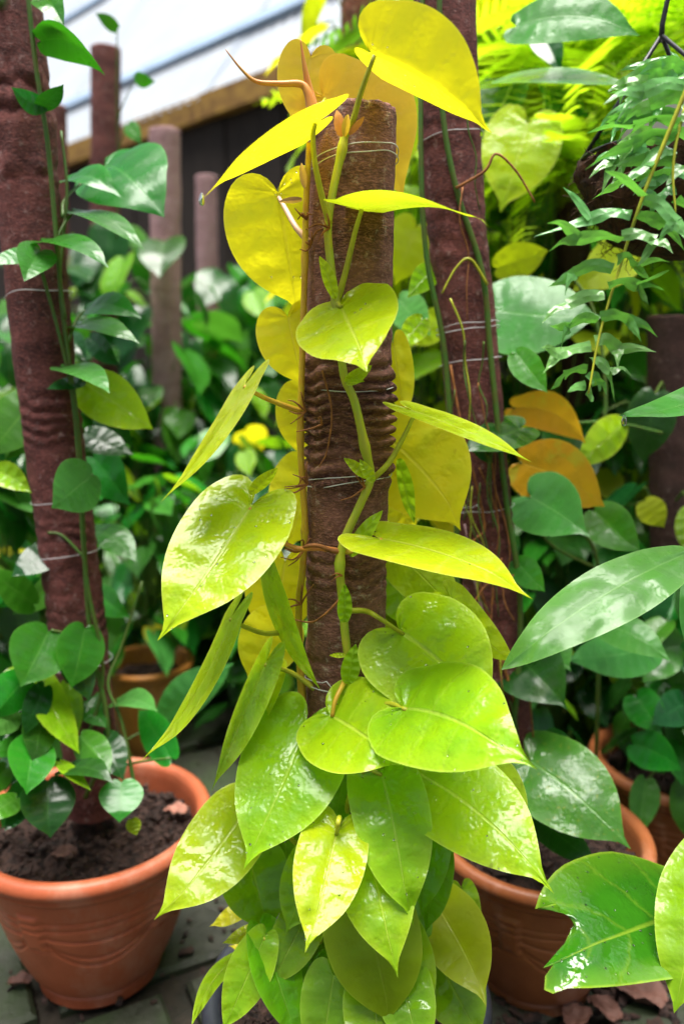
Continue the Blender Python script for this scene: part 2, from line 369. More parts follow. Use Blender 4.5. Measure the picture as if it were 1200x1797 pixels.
def droplets(V, F, base, parent, n, rmin, rmax, rnd):
    mb = MB()
    for _ in range(n):
        f = F[rnd.randrange(len(F))]
        if len(f) < 4: continue
        a, b, c, d = [V[i] for i in f]; p = (a + b + c + d) / 4; nn = (c - a).cross(d - b)
        if nn.length < 1e-12: continue
        nn.normalize()
        if nn.dot((CAMP - base - p)) < 0: nn = -nn
        r = rnd.uniform(rmin, rmax); x = nn.orthogonal().normalized(); y = nn.cross(x); v = []; fc = []
        for k, (h, q) in enumerate(((0, 1), (.35, .88), (.6, .5))):
            for j in range(8):
                an = j * math.pi / 4; v.append(p + x * math.cos(an) * r * q + y * math.sin(an) * r * q + nn * (h * r + .0002))
        v.append(p + nn * (.68 * r))
        for k in range(2):
            for j in range(8): fc.append((k * 8 + j, k * 8 + (j + 1) % 8, k * 8 + 8 + (j + 1) % 8, k * 8 + 8 + j))
        for j in range(8): fc.append((16 + j, 16 + (j + 1) % 8, 24))
        fc.append(tuple(range(7, -1, -1)))
        mb.add(v, fc)
    if mb.v:
        o = link('water_drops', mesh('water_drops', mb.v, mb.f, M['water']), parent); o['kind'] = 'stuff'

LRND = random.Random(11)
def hero(plant, mat, bx, by, bY, tx, ty, tY, wd=.8, aL=0, aR=0, bC=.06, bS=0, outline='heart', pet=None, q=.010, drops=0, rows=26, cols=8,
         petmat='petiole', petr=.0029, name='leaf', cup=0.0, hook=0.0, wave=.016, tipdrop=False):
    """one leaf from its stalk end (bx,by) to its tip (tx,ty); aL/aR tilt of the two halves towards the viewer in degrees"""
    B, T = P(bx, by, bY), P(tx, ty, tY); Lv = T - B; L = Lv.length; A = Lv.normalized()
    C = CAMP - (B + T) / 2; C = (C - A * C.dot(A)).normalized(); S = C.cross(A)       # S: left of the heading as seen by the viewer
    VD = (CAMP - (B + T) / 2).normalized(); LW = (Lv - VD * Lv.dot(VD)).length
    tcs, tcc = LRND.uniform(-.035, .035), LRND.uniform(-.05, .01)
    sd = LRND.random() * 50; aL, aR = R(aL), R(aR)
    def fn(side, x, y, s, t):
        al = aL if side > 0 else aR
        xw = x * wd * LW if isinstance(outline, str) else x * LW
        bow = 4 * y * (1 - y) if y > 0 else 0
        n1 = noise.noise(Vector((x * side * 3 + sd, y * 3, sd))); n2 = noise.noise(Vector((sd, t * 9, side * 3 + sd)))
        c = math.sin(al) * xw + bC * L * bow + q * L * math.sin(2 * math.pi * (6 * t + .5 * n1 + side * .13)) * s * (1 - s) * 2.4 + wave * L * (n1 * .9 + n2 * s * s * 1.4) - cup * L * (x / .5) ** 2
        c -= .012 * L * math.exp(-(s * 6) ** 2) * (1 - y)
        sdv = side * math.cos(al) * xw + bS * L * bow + hook * L * (sstep(.78, .93, y) * (1 - sstep(.93, 1.0, y)))
        k = sstep(.72, 1.0, y); sdv += tcs * L * k; c += tcc * L * k
        return A * (y * L) + C * c + S * sdv
    V, F, U = leaf_geo(outline, fn, rows, cols, t0=.2)
    o = link(name, mesh(name, V, F, M[mat], True, U), plant, B - Vector(plant.location))
    if pet:
        pts = smooth_path([P(*p) - B for p in pet] + [A * (.004)], 5)
        mb = MB(); mb.tube(pts, petr, petr * .62, 7)
        link('petiole', mesh('petiole', mb.v, mb.f, M[petmat]), o)
    if drops: droplets(V, F, B, o, int(drops * .4), .0005, .0012, LRND)
    if tipdrop:
        mb = MB(); c0 = A * L
        pr = [(.0004, .0), (.0012, -.0015), (.0022, -.0042), (.0024, -.0062), (.0016, -.0084), (.0002, -.0092)]
        mb.v = [c0 + Vector((r * math.cos(k * math.pi / 5), r * math.sin(k * math.pi / 5), z)) for r, z in pr for k in range(10)]
        mb.f = [(i * 10 + k, i * 10 + (k + 1) % 10, i * 10 + 10 + (k + 1) % 10, i * 10 + 10 + k) for i in range(5) for k in range(10)]
        link('water_drop', mesh('water_drop', mb.v, mb.f, M['water']), o)
    return o

# ---------------------------------------------------------------- the setting: ground, slabs, shed
gv = []; gf = []; GN = 60
for i in range(GN + 1):
    for j in range(GN + 1):
        x = -9 + 18 * j / GN; y = -3 + 18 * i / GN
        gv.append((x, y, -.012 + .006 * noise.noise(Vector((x * 2, y * 2, 0)))))
far = 60
n0 = len(gv); gv += [(-far, -far, -.02), (far, -far, -.02), (far, far, -.02), (-far, far, -.02)]
for i in range(GN):
    for j in range(GN):
        a = i * (GN + 1) + j; gf.append((a, a + 1, a + GN + 2, a + GN + 1))
gf.append((n0, n0 + 1, n0 + 2, n0 + 3))
ground = link('ground', mesh('ground', gv, gf, M['earth'])); tag(ground, 'dark damp earth ground under the pots', kind='structure')
rs = random.Random(3)
ca, sa_ = math.cos(R(28)), math.sin(R(28))
for i in range(-7, 8):
    for j in range(0, 11):
        u, v = (i + (.5 if j % 2 else 0)) * .30, j * .30 - .4
        x, y = u * ca - v * sa_ + .35, u * sa_ + v * ca + .15
        if not (-1.7 < x < 1.5 and .45 < y < 3.2): continue
        sx = sy = .135; zt = .004 + rs.uniform(-.003, .004); b = .006; a = R(28) + rs.uniform(-.02, .02)
        vv = []
        for (k, z) in ((1.0, -.03), (1.0, zt - b), (.955, zt)):
            nn = 4
            for e, (p, qv) in enumerate(((-1, -1), (1, -1), (1, 1), (-1, 1))):
                for m_ in range(nn):
                    f_ = m_ / nn; nx = ((-1, -1), (1, -1), (1, 1), (-1, 1))[(e + 1) % 4]
                    px_, py_ = p + (nx[0] - p) * f_, qv + (nx[1] - qv) * f_
                    jx = .02 * noise.noise(Vector((x * 9 + px_, y * 9 + py_, 1)))
                    X, Y_ = px_ * sx * (k + jx), py_ * sy * (k + jx)
                    vv.append((X * math.cos(a) - Y_ * math.sin(a), X * math.sin(a) + Y_ * math.cos(a), z))
        ff = [tuple(range(32, 48))]
        for r_ in range(2):
            for k in range(16): ff.append((r_ * 16 + k, r_ * 16 + (k + 1) % 16, r_ * 16 + 16 + (k + 1) % 16, r_ * 16 + 16 + k))
        link('paving_slab', mesh('paving_slab', vv, ff, M['slab'], False), ground, (x, y, .0))

# shed along the back, receding to the left: dark boarded wall, ochre timber plate, white sheet roof
H = 1.30
def shed_pt(px, py):
    d = P(px, py, 1) - CAMP; return CAMP + d * (H / d.z)
wa, wb = shed_pt(480, 130), shed_pt(100, 270)
wd_ = (wb - wa); wd_.z = 0; wd_.normalize(); wn = Vector((-wd_.y, wd_.x, 0))
if wn.y < 0: wn = -wn                                 # away from the camera
wz = CAMZ + H
shed = empty('garden_shed', (wa.x, wa.y, 0)); tag(shed, 'dark boarded shed with ochre eaves plate and white sheet roof behind the plants', 'shed')
rotz = math.atan2(wd_.y, wd_.x); rm = Matrix.Rotation(rotz, 3, 'Z')
bm_ = MB(); bm_.box((0, 0, 0), .138, .03, wz - .06); bmesh_me = mesh('board', bm_.v, bm_.f, M['board'], False)
for k in range(-30, 40):
    o = link('board', bmesh_me, shed, wd_ * (k * .145) + Vector((0, 0, (wz - .06) / 2 - .005)) + wn * (.004 * ((k * 7) % 3)))
    o.rotation_euler.z = rotz
mb = MB(); mb.box(Vector((wa.x, wa.y, wz / 2)) + wn * .05 + wd_ * .7, 10.2, .03, wz - .1, rm); mb.build('wall_backing', M['board'], shed, False)
for k in range(-5, 8):
    mb = MB(); mb.box((0, 0, 0), .985, .09, .115); o = link('eaves_plate', mesh('eaves_plate', mb.v, mb.f, M['ochre'], False), shed, wd_ * (k * 1.0) + Vector((0, 0, wz - .06)) - wn * .03 + wn * .012 * (k % 2))
    o.rotation_euler.z = rotz
sl = R(52); up_ = wn * math.cos(sl) + Vector((0, 0, math.sin(sl)))
nrm = (Vector((0, 0, 1)) * math.cos(sl) - wn * math.sin(sl))
for k in range(-5, 8):                                # corrugated roof sheets
    v = []; f = []; nc = 36
    for r_ in (0, 1):
        for c_ in range(nc + 1):
            xx = -.5 + c_ / nc
            v.append(wd_ * (xx * 1.02) + up_ * (r_ * 3.4 - .06) + nrm * (.03 + .010 * math.sin(c_ * math.pi / 1.5) + .006 * (k % 2)))
    for c_ in range(nc): f.append((c_, c_ + 1, nc + 2 + c_, nc + 1 + c_))
    link('roof_sheet', mesh('roof_sheet', v, f, M['sheet']), shed, wd_ * k + Vector((0, 0, wz)))
for h_ in (.46, 2.1):                             # metal strips clamping the sheets
    mb = MB(); c0 = Vector((wa.x, wa.y, wz)) + up_ * h_ + nrm * .055 + wd_ * .7
    m3 = Matrix((wd_, up_, nrm)).transposed(); mb.box(c0, 12, .085, .03, m3); mb.build('roof_batten', M['bluemetal'], shed, False)

# ---------------------------------------------------------------- wrapped poles
def cyl_pole(name, label, pts, rad, mat, wrinkles=(), ties=(), seed=0, group=None, seg=72, rings=300, mott=.0012, top_h=True):
    """cloth-wrapped support pole following pts; wrinkles = (z0, z1, amplitude, spacing); ties = list of (z, tilt, turns)"""
    path = smooth_path(pts, 24); base = path[0].copy()
    L = [0]
    for a, b in zip(path, path[1:]): L.append(L[-1] + (b - a).length)
    root = empty(name, base); tag(root, label, 'pole', group)
    def at(s):
        t = s * L[-1]; k = 0
        lo, hi = 0, len(L) - 2
        while lo < hi:
            m_ = (lo + hi + 1) // 2
            if L[m_] <= t: lo = m_
            else: hi = m_ - 1
        k = lo
        return path[k].lerp(path[k + 1], (t - L[k]) / max(1e-9, L[k + 1] - L[k]))
    v = []; f = []
    for i in range(rings + 1):
        p = at(i / rings); z = p.z
        for j in range(seg):
            a = 2 * math.pi * j / seg; ca, sa = math.cos(a), math.sin(a)
            r = rad + mott * noise.noise(Vector((ca * 2.2 + seed, sa * 2.2, z * 26))) + mott * .5 * noise.noise(Vector((ca * 7, sa * 7 + seed, z * 90)))
            for (z0, z1, amp, spc) in wrinkles:
                e = sstep(z0, z0 + .035, z) * (1 - sstep(z1 - .03, z1, z))
                if e > 0:
                    ph = z / spc + 1.1 * noise.noise(Vector((3.3, seed, z * 17))) + 0.55 * noise.noise(Vector((ca * 1.2 + seed, sa * 1.2, z * 6))) + .30 * noise.noise(Vector((ca * 3 + seed, sa * 3, z * 22)))
                    rg = abs(math.sin(math.pi * ph)) ** .75
                    m_ = .30 + 1.1 * (0.5 + noise.noise(Vector((ca * 1.7 + 9, sa * 1.7 + seed, z * 14))))
                    r += e * amp * (rg * 1.25 * max(0.15, m_) - .55)
            v.append((p.x + ca * r - base.x, p.y + sa * r - base.y, z - base.z))
    for i in range(rings):
        for j in range(seg):
            a, b = i * seg + j, i * seg + (j + 1) % seg; f.append((a, b, b + seg, a + seg))
    # rolled top edge and pressed-in cap
    tp = at(1.0) - base; last = rings * seg; prev = last
    for (k, dz) in ((.985, .0035), (.93, .005), (.86, .003), (.80, -.004)):
        cur = len(v)
        for j in range(seg):
            q = v[last + j]; n_ = .002 * noise.noise(Vector((j * .3, k * 9, seed)))
            v.append((tp.x + (q[0] - tp.x) * k, tp.y + (q[1] - tp.y) * k, q[2] + dz + n_))
        for j in range(seg): f.append((prev + j, prev + (j + 1) % seg, cur + (j + 1) % seg, cur + j))
        prev = cur
    cc = len(v); v.append((tp.x, tp.y, tp.z - .006))
    for j in range(seg): f.append((prev + j, prev + (j + 1) % seg, cc))
    link('cloth_wrap', mesh('cloth_wrap', v, f, M[mat]), root)
    rt = random.Random(seed)
    for (z, tilt, turns) in ties:
        pp = []
        for k in range(int(48 * turns) + 1):
            a = 2 * math.pi * k / 48 + 1.0; s_ = min(1, max(0, (z - base.z) / (path[-1].z - base.z))); c_ = at(s_)
            rr = rad + .0028 + .0012 * math.sin(a * 3)
            pp.append(Vector((c_.x + math.cos(a) * rr, c_.y + math.sin(a) * rr, z + tilt * math.cos(a + .6) + .006 * (k / 48) + .003 * noise.noise(Vector((a * 1.1, z * 30, seed))))) - base)
        pp += [pp[-1] + Vector((.004, -.006, .004)), pp[-1] + Vector((.010, -.008, -.003))]
        m_ = MB(); m_.tube(pp, .00048, .00048, 5); link('wire_tie', mesh('wire_tie', m_.v, m_.f, M['wire']), root)
    return root

zz = lambda py, Y: P(600, py, Y).z
MP = .73
main_pole = cyl_pole('support_pole', 'short brown cloth-wrapped pole with wrinkled middle carrying the lime philodendron',
    [(.001, MP, .10), (.003, MP, .45), (.006, MP, .75), (.0085, MP, zz(205, MP))], .0375, 'cloth',
    wrinkles=((zz(890, .69), zz(590, .69), 0.0062, .0125), (zz(1080, .69), zz(950, .69), 0.0035, .014), (zz(1260, .69), zz(1120, .69), .0014, .016)),
    ties=((zz(285, .69), .008, 2), (zz(690, .69), -.003, 1.2), (zz(862, .69), .005, 2), (zz(1222, .69), .003, 1.5)), seed=2, seg=110, rings=620)
left_pole = cyl_pole('support_pole', 'tall red-brown wrapped pole rising from the terracotta pot at left',
    [P(166, 1420, .965), P(152, 1250, .965), P(125, 1000, .96), P(86, 700, .96), P(46, 300, .96), P(24, 80, .96), P(-4, -160, .96)], .0345, 'cloth2',
    wrinkles=((zz(820, .9), zz(650, .9), .0022, .016), (zz(340, .9), zz(60, .9), .0035, .045), (zz(1200, .9), zz(900, .9), .0015, .02)),
    ties=((zz(520, .93), .004, 1), (zz(890, .93), .003, 1), (zz(985, .93), .004, 1), (zz(1185, .93), .003, 1)), seed=5, seg=80, rings=420)
right_pole = cyl_pole('support_pole', 'leaning dark brown wrapped pole just right of the lime philodendron',
    [P(893, 1400, .90), P(885, 1280, .92), P(858, 1000, .93), P(822, 600, .93), P(793, 300, .93), P(775, -120, .93)], .0325, 'cloth2',
    wrinkles=((zz(1250, .93), zz(800, .93), .0014, .02), (zz(500, .93), zz(150, .93), .001, .03)),
    ties=((zz(585, .9), .004, 2), (zz(640, .9), .004, 1), (zz(905, .9), .004, 1.5), (zz(240, .9), .005, 1)), seed=9, seg=72, rings=320)
FARP = [
 ('short slim wrapped pole in front of the white roof, left of the faded pole', 186, 88, 2.25, .038, 'cloth2', 190, 1200),
 ('faded pinkish pole with rounded top between the far left plants', 289, 232, 2.05, .037, 'cloth3', 298, 1150),
 ('small grey-pink pole just left of the big yellow heart leaf', 362, 312, 2.7, .034, 'cloth3', 372, 1050),
 ('thin red-brown pole half hidden behind the tall left pole', 98, 190, 2.1, .026, 'cloth2', 120, 1180),
 ('tall purple-brown pole rising behind the top of the central pole', 632, -90, 1.75, .038, 'cloth2', 628, 1180),
 ('purple-brown pole behind the hanging fern tip at right', 1000, 330, 1.45, .030, 'clothdark', 1045, 1280),
 ('dark brown pole at the right edge below the fern', 1176, 560, 1.22, .034, 'clothdark', 1190, 1380),
]
for i, (lab, px, py, Y, r_, mt, bx, by) in enumerate(FARP):
    b = P(bx, by, Y); b.z = 0.02; t_ = P(px, py, Y)
    cyl_pole('support_pole', lab, [b, b.lerp(t_, .5), t_], r_, mt, wrinkles=((.2, t_.z - .1, .0015, .03),), seed=20 + i, seg=32, rings=90)

# ---------------------------------------------------------------- pots
def pot(label, X, Y, Rr, Hh, mat, name='terracotta_pot', swag=True, phase=0.0, fine=True, base_k=.50):
    root = empty(name, (X, Y, 0)); tag(root, label, 'pot')
    seg, rows = (240, 110) if fine else (96, 50)
    rim_h = .062 * (Rr / .145)
    rb = Rr * base_k; rt = Rr * .905
    v = []; f = []
    def prof(k):                                      # body radius from base (0) to under the rim (1)
        if k < .075: return rb * 1.035
        kk = (k - .075) / .925
        return rb + (rt - rb) * (kk ** .66) - .004 * math.exp(-((k - .09) / .02) ** 2)
    hb = Hh - rim_h * .55
    for i in range(rows + 1):
        k = i / rows; z = hb * k
        for j in range(seg):
            a = 2 * math.pi * j / seg; r = prof(k)
            if swag:
                ph = ((a + phase) / (2 * math.pi) * 5) % 1.0; u = (ph - .5) * 2        # -1..1 between two tabs
                e = 0
                for lv, dp in ((.86, .0), (.80, .012)):
                    zl = lv; e -= math.exp(-((k - zl) / .010) ** 2) * .0011
                for c0, sag in ((.74, .20), (.74, .27), (.76, .07)):
                    zl = c0 - sag * (1 - u * u); e -= math.exp(-((k - zl) / .011) ** 2) * .0016 if abs(u) < .86 else 0
                tabw = max(0, abs(u) - .80) / .20
                inside = sstep(.81, .86, abs(u)) * sstep(.60, .64 + .03, k + .04 * (1 - tabw)) * (1 - sstep(.90, .93, k))
                e += inside * .0022
                if abs(u) > .8 and abs(k - .60) < .03: e -= .0012 * math.exp(-((k - .60) / .012) ** 2)
                r += 1.8 * e * Rr / .145
            v.append((r * math.cos(a), r * math.sin(a), z))
    for i in range(rows):
        for j in range(seg):
            a, b = i * seg + j, i * seg + (j + 1) % seg; f.append((a, b, b + seg, a + seg))
    f.append(tuple(range(seg))[::-1])
    link('pot_body', mesh('pot_body', v, f, M[mat]), root)
    k = Rr / .145
    pr = [(rt - .002, hb - .002), (Rr - .006 * k, Hh - .026 * k), (Rr - .0035 * k, Hh - .0225 * k), (Rr - .0045 * k, Hh - .019 * k), (Rr - .001 * k, Hh - .0165 * k), (Rr, Hh - .010 * k), (Rr - .0025 * k, Hh - .003 * k), (Rr - .008 * k, Hh), (Rr - .0155 * k, Hh - .002 * k), (Rr - .0195 * k, Hh - .008 * k), (Rr - .0205 * k, Hh - .020 * k), (rt - .016 * k, hb - .03 * k), (rt - .020 * k, hb * .72)]
    v = []; f = []; sg = 160 if fine else 80
    for (r, z) in pr:
        for j in range(sg):
            a = 2 * math.pi * j / sg; v.append((r * math.cos(a), r * math.sin(a), z))
    for i in range(len(pr) - 1):
        for j in range(sg):
            a, b = i * sg + j, i * sg + (j + 1) % sg; f.append((a, b, b + sg, a + sg))
    link('pot_rim', mesh('pot_rim', v, f, M[mat]), root)
    return root
def soil(label, X, Y, r, z, seed, chunks=160):
    rd = random.Random(seed); v = [(0, 0, 0)]; f = []; sg, rg = 48, 14
    for i in range(1, rg + 1):
        for j in range(sg):
            a = 2 * math.pi * j / sg; q = r * i / rg; x, y = q * math.cos(a), q * math.sin(a)
            v.append((x, y, .010 * noise.noise(Vector((x * 30 + seed, y * 30, 0))) + .006 * noise.noise(Vector((x * 90, y * 90 + seed, 0))) - .004))
    for j in range(sg): f.append((0, 1 + j, 1 + (j + 1) % sg))
    for i in range(rg - 1):
        for j in range(sg):
            a, b = 1 + i * sg + j, 1 + i * sg + (j + 1) % sg; f.append((a, b, b + sg, a + sg))
    mb = MB(); mb.v = [Vector(p) for p in v]; mb.f = f
    for _ in range(chunks):                            # bark crumbs
        a = rd.uniform(0, 6.283); q = r * .96 * math.sqrt(rd.random()); s = rd.uniform(.0014, .0055) * (1.7 if rd.random() < .08 else 1)
        m3 = Matrix.Rotation(rd.uniform(0, 6.28), 3, 'Z') @ Matrix.Rotation(rd.uniform(-.6, .6), 3, 'X')
        x, y = q * math.cos(a), q * math.sin(a)
        n_ = len(mb.v); mb.box((x, y, .004 + .008 * noise.noise(Vector((x * 30 + seed, y * 30, 0)))), s * rd.uniform(1, 2.2), s, s * .6, m3)
        for i_ in range(n_, len(mb.v)): mb.v[i_] += Vector((rd.uniform(-1, 1), rd.uniform(-1, 1), rd.uniform(-1, 1))) * s * .25
    o = link('potting_soil', mesh('potting_soil', mb.v, mb.f, M['soil'], False), None, (X, Y, z)); tag(o, label, 'soil', kind='stuff')
POTS = [
 ('large orange terracotta pot with swag relief at lower left', -.327, .95, .155, .225, 'terra', .6, True),
 ('brown terracotta pot with tab relief right of the lime philodendron', .256, .93, .140, .215, 'terra2', 2.1, True),
 ('dark terracotta pot at right edge behind the brown pot', .512, 1.10, .138, .225, 'terra2', 1.0, True),
 ('ochre pot behind the tall left pole', P(258, 1160, 1.54).x, 1.54, .095, .205, 'terra3', .3, False),
 ('half-seen terracotta pot at the far left edge', P(-25, 1205, 1.30).x, 1.30, .075, .235, 'terra', .3, False),
]
for (lab, X, Y, r_, h_, mt, ph, fine) in POTS:
    pot(lab, X, Y, r_, h_, mt, phase=ph, fine=fine, swag=fine)
    soil('crumbly dark brown soil in the ' + lab.replace('large ', ''), X, Y, r_ * .85, h_ - .033, int(X * 100), 620 if fine else 40)
bp = pot('black plastic pot mostly hidden under the lime philodendron', .005, .725, .150, .165, 'blackpot', name='plastic_pot', swag=False, fine=True, base_k=.7)
soil('dark soil in the black plastic pot under the lime leaves', .005, .725, .128, .135, 4, 160)

# ---------------------------------------------------------------- the lime philodendron
ph = empty('philodendron_plant', (.005, .70, .135)); tag(ph, 'tall lime and yellow heart-leaf philodendron climbing the central pole', 'plant')
def stemtube(name, pts, r0, r1, mat, plant, sub=6, seg=9, knob=0.0, n=0):
    pp = smooth_path([P(*p) if len(p) == 3 else p for p in pts], sub)
    mb = MB(); k = lambda t: (r0 + (r1 - r0) * t) * (1 + knob * max(0, math.sin(t * math.pi * n)) ** 12 if n else 1)
    mb.tube(pp, r0, r1, seg, True, k)
    return mb.build(name, M[mat], plant, True, pp[0])
SY = .687
stemtube('stem', [(603, 1420, .70), (610, 1300, SY), (612, 1180, SY - .004), (605, 1110, SY - .004), (600, 1050, SY - .004), (596, 990, SY - .004), (605, 945, SY - .004), (632, 885, SY - .003), (650, 838, SY - .003), (640, 785, SY - .007), (622, 705, SY - .007), (605, 665, SY - .008), (597, 610, SY - .006), (590, 540, SY - .002), (581, 470, SY), (575, 400, SY), (585, 330, SY), (600, 262, SY), (606, 225, SY)], .0040, .0033, 'stem_green', ph, knob=.35, n=9)
stemtube('stem', [(540, 1400, .72), (524, 1100, .715), (531, 1000, .712), (535, 920, .712), (531, 850, .712), (527, 770, .711), (530, 640, .711), (534, 500, .710), (537, 360, .708), (543, 250, .70)], .0034, .0026, 'stem_yellow', ph, knob=.3, n=8)
h = lambda *a, **k: hero(ph, *a, **k)
# crown of the plant
h('yellow', 650, 92, .665, 862, 232, .63, .78, 4, -72, .03, .05, pet=[(606, 238, SY), (618, 215, .68), (634, 160, .672)], drops=26, hook=-.01)
h('yellow', 560, 212, .665, 354, 338, .62, .80, -76, 79, .02, -.04, pet=[(578, 392, SY), (566, 350, .68), (553, 290, .672), (549, 240, .668)], drops=14, tipdrop=True)
h('amber', 545, 100, .80, 528, 238, .80, .88, 0, 10, .03, 0)
h('amber', 566, 168, .79, 704, 358, .765, .82, 6, -20, .05, .16, pet=[(575, 240, .76), (560, 200, .775)])
h('yellow', 488, 338, .745, 522, 550, .77, .98, -12, 0, .05, 0, pet=[(542, 425, .71), (520, 400, .715), (500, 365, .735)], petmat='pinkpet', drops=40)
h('lime', 627, 366, .675, 853, 404, .62, .74, 84, -87, .02, .11, pet=[(592, 528, SY), (608, 470, .682), (622, 410, .677)], hook=.02)
h('lime', 597, 536, .680, 646, 642, .59, 1.72, 0, 0, .02, 0, pet=[(588, 528, SY)], drops=10)
h('yellow', 505, 556, .765, 533, 684, .77, .95, 0, 0, .05, 0)
h('yellow', 540, 690, .79, 535, 812, .79, .9, 0, 0, .05, 0)
h('yellow', 545, 825, .80, 505, 965, .79, .85, 0, 0, .05, 0)
h('lime', 432, 672, .70, 287, 884, .64, .58, 76, -78, .03, .03, pet=[(528, 722, .71), (500, 712, .705), (460, 696, .70)], petmat='stem_yellow')
h('lime', 442, 886, .69, 276, 1120, .60, .72, 36, -22, .05, .02, pet=[(598, 968, SY), (560, 962, .68), (520, 962, .685), (480, 940, .68)], petmat='sheath', drops=45, cup=.02, q=.022, wave=.018)
h('lime', 440, 868, .69, 487, 822, .68, .45, 20, -50, .02, 0, outline='lance')
h('lime', 408, 1080, .68, 254, 1342, .63, .52, 74, -78, .03, .05, pet=[(520, 1105, .71), (470, 1112, .70), (430, 1100, .69)])
h('limegreen', 466, 985, .70, 560, 1214, .67, .5, 70, -72, .02, -.05, outline='oval')
h('yellow', 500, 985, .77, 478, 1135, .765, .85, 0, 0, .05, 0)
h('yellow', 490, 1095, .745, 432, 1198, .73, .95, 0, 0, .05, 0)
h('limegreen', 468, 1160, .70, 370, 1388, .66, .55, 62, -72, .03, 0, pet=[(555, 1210, .71), (510, 1180, .71)])
h('lime', 476, 1180, .72, 398, 1345, .69, .5, 50, -60, .03, 0)
# right of the pole
h('yellow', 682, 770, .765, 814, 928, .74, .92, 4, -10, .05, .05)
h('yellow', 690, 605, .78, 712, 744, .77, .42, 0, -30, .02, 0)
h('lime', 722, 720, .69, 931, 812, .63, .64, -74, 79, .02, .02, pet=[(652, 842, SY), (682, 812, .685), (708, 766, .69)])
h('limegreen', 700, 805, .745, 723, 918, .74, .3, 30, -50, .02, 0, outline='lance')
h('yellow', 690, 880, .78, 730, 935, .78, .8, 0, 0)
h('lime', 663, 944, .665, 933, 1040, .585, .72, -63, 66, .03, .04, pet=[(600, 968, SY), (625, 968, .682), (650, 966, .672)], petmat='stem_yellow', drops=10)
h('lime', 700, 970, .74, 812, 1085, .71, .66, 10, -20, .04, 0)
h('limegreen', 690, 1015, .75, 742, 1110, .74, .8, 0, 0)
h('lime', 790, 1050, .70, 914, 1170, .67, .42, 10, -30, .02, -.06)
h('limegreen', 702, 1108, .68, 866, 1262, .625, 1.0, -10, 12, .07, .04, pet=[(606, 1072, SY), (640, 1072, .68), (664, 1084, .665)], petmat='petiole', drops=30, q=.024, cup=.03, wave=.02)
h('limegreen', 708, 1243, .62, 932, 1354, .515, .92, -8, 16, .07, .07, pet=[(640, 1250, .675), (680, 1235, .64)], drops=35, q=.026, cup=.04, wave=.022)
h('limegreen', 578, 1254, .665, 712, 1347, .59, 1.15, 0, 12, .05, .02, pet=[(608, 1190, SY), (600, 1205, .675), (588, 1230, .665)], petmat='stem_yellow', drops=35, q=.028, cup=.03, wave=.022)
h('limegreen', 538, 1268, .68, 424, 1524, .595, .74, 18, -20, .06, .02, pet=[(600, 1330, .69), (570, 1290, .68)], drops=30)
# lower skirt of leaves
h('lime', 428, 1424, .685, 276, 1618, .605, .62, 14, -12, .05, .02, pet=[(590, 1600, .70), (520, 1480, .69)])
h('mid', 436, 1502, .69, 474, 1640, .66, .95, 10, 20, .08, 0, pet=[(580, 1640, .71), (500, 1540, .70)])
h('lime', 592, 1456, .615, 540, 1674, .53, .64, 8, 8, .05, 0, pet=[(600, 1500, .68), (596, 1440, .63), (594, 1442, .60)], drops=30, q=.024, cup=.02, wave=.02)
h('limegreen', 668, 1352, .645, 718, 1628, .575, .54, 0, 5, .07, .02, pet=[(605, 1500, .69), (612, 1400, .67), (640, 1352, .645)], drops=30, q=.026, cup=.02, wave=.02)
h('limegreen', 636, 1470, .635, 694, 1716, .555, .62, 5, -5, .06, .02, pet=[(605, 1560, .68)])
h('olive', 640, 1580, .625, 690, 1806, .59, .84, 5, 0, .06, 0)
h('olive', 768, 1592, .68, 856, 1766, .60, .72, 5, 5, .06, .03, pet=[(620, 1640, .70), (700, 1590, .69)])
h('mid', 758, 1440, .66, 736, 1612, .63, .5, 5, -30, .06, 0, pet=[(620, 1560, .70), (690, 1470, .68)])
h('mid', 770, 1500, .67, 745, 1640, .65, .55, 30, -50, .05, 0)
h('limegreen', 724, 1352, .665, 972, 1568, .56, .60, -14, 16, .05, .06, pet=[(610, 1420, .69), (660, 1370, .67), (700, 1345, .65)], drops=20, q=.022, cup=.02, wave=.018)
h('lime', 790, 1342, .665, 931, 1486, .63, .7, 0, 0, .05, .08, hook=-.03)
h('limegreen', 466, 1640, .64, 392, 1810, .60, .5, 0, 10, .05, 0, outline='oval', pet=[(570, 1680, .70), (500, 1640, .67)])
h('limegreen', 428, 1672, .66, 338, 1806, .61, .5, 66, -60, .04, -.12, outline='oval', pet=[(570, 1690, .70), (480, 1670, .68)])
h('mid', 456, 1625, .65, 524, 1830, .60, .52, -20, 40, .04, 0, outline='oval')
h('mid', 548, 1690, .66, 516, 1860, .62, .6, 0, 0, .05, 0)
h('mid', 585, 1712, .63, 560, 1880, .59, .72, 0, 0, .05, 0)
h('limegreen', 655, 1730, .615, 668, 1900, .57, .8, 0, 0, .05, 0)
h('mid', 770, 1690, .66, 846, 1830, .62, .85, 0, -10, .06, 0, pet=[(640, 1680, .70), (720, 1670, .68)])
h('mid', 715, 1560, .67, 730, 1720, .64, .6, -20, 10, .05, 0)
h('mid', 700, 1650, .68, 745, 1800, .65, .6, 0, 0, .05, 0)
h('mid', 500, 1480, .70, 520, 1640, .68, .6, 0, 0, .05, 0)
h('mid', 610, 1330, .69, 580, 1480, .67, .4, 0, 30, .04, 0)
h('mid', 560, 1560, .69, 530, 1720, .67, .6, 0, 0, .04, 0)
h('yellow', 432, 1590, .70, 368, 1628, .69, .5, 30, -30, .03, 0)
h('lime', 444, 1632, .70, 390, 1657, .69, .5, 30, -30, .03, 0)
h('yellow', 452, 1668, .72, 400, 1660, .72, .45, 50, -40, .03, 0)
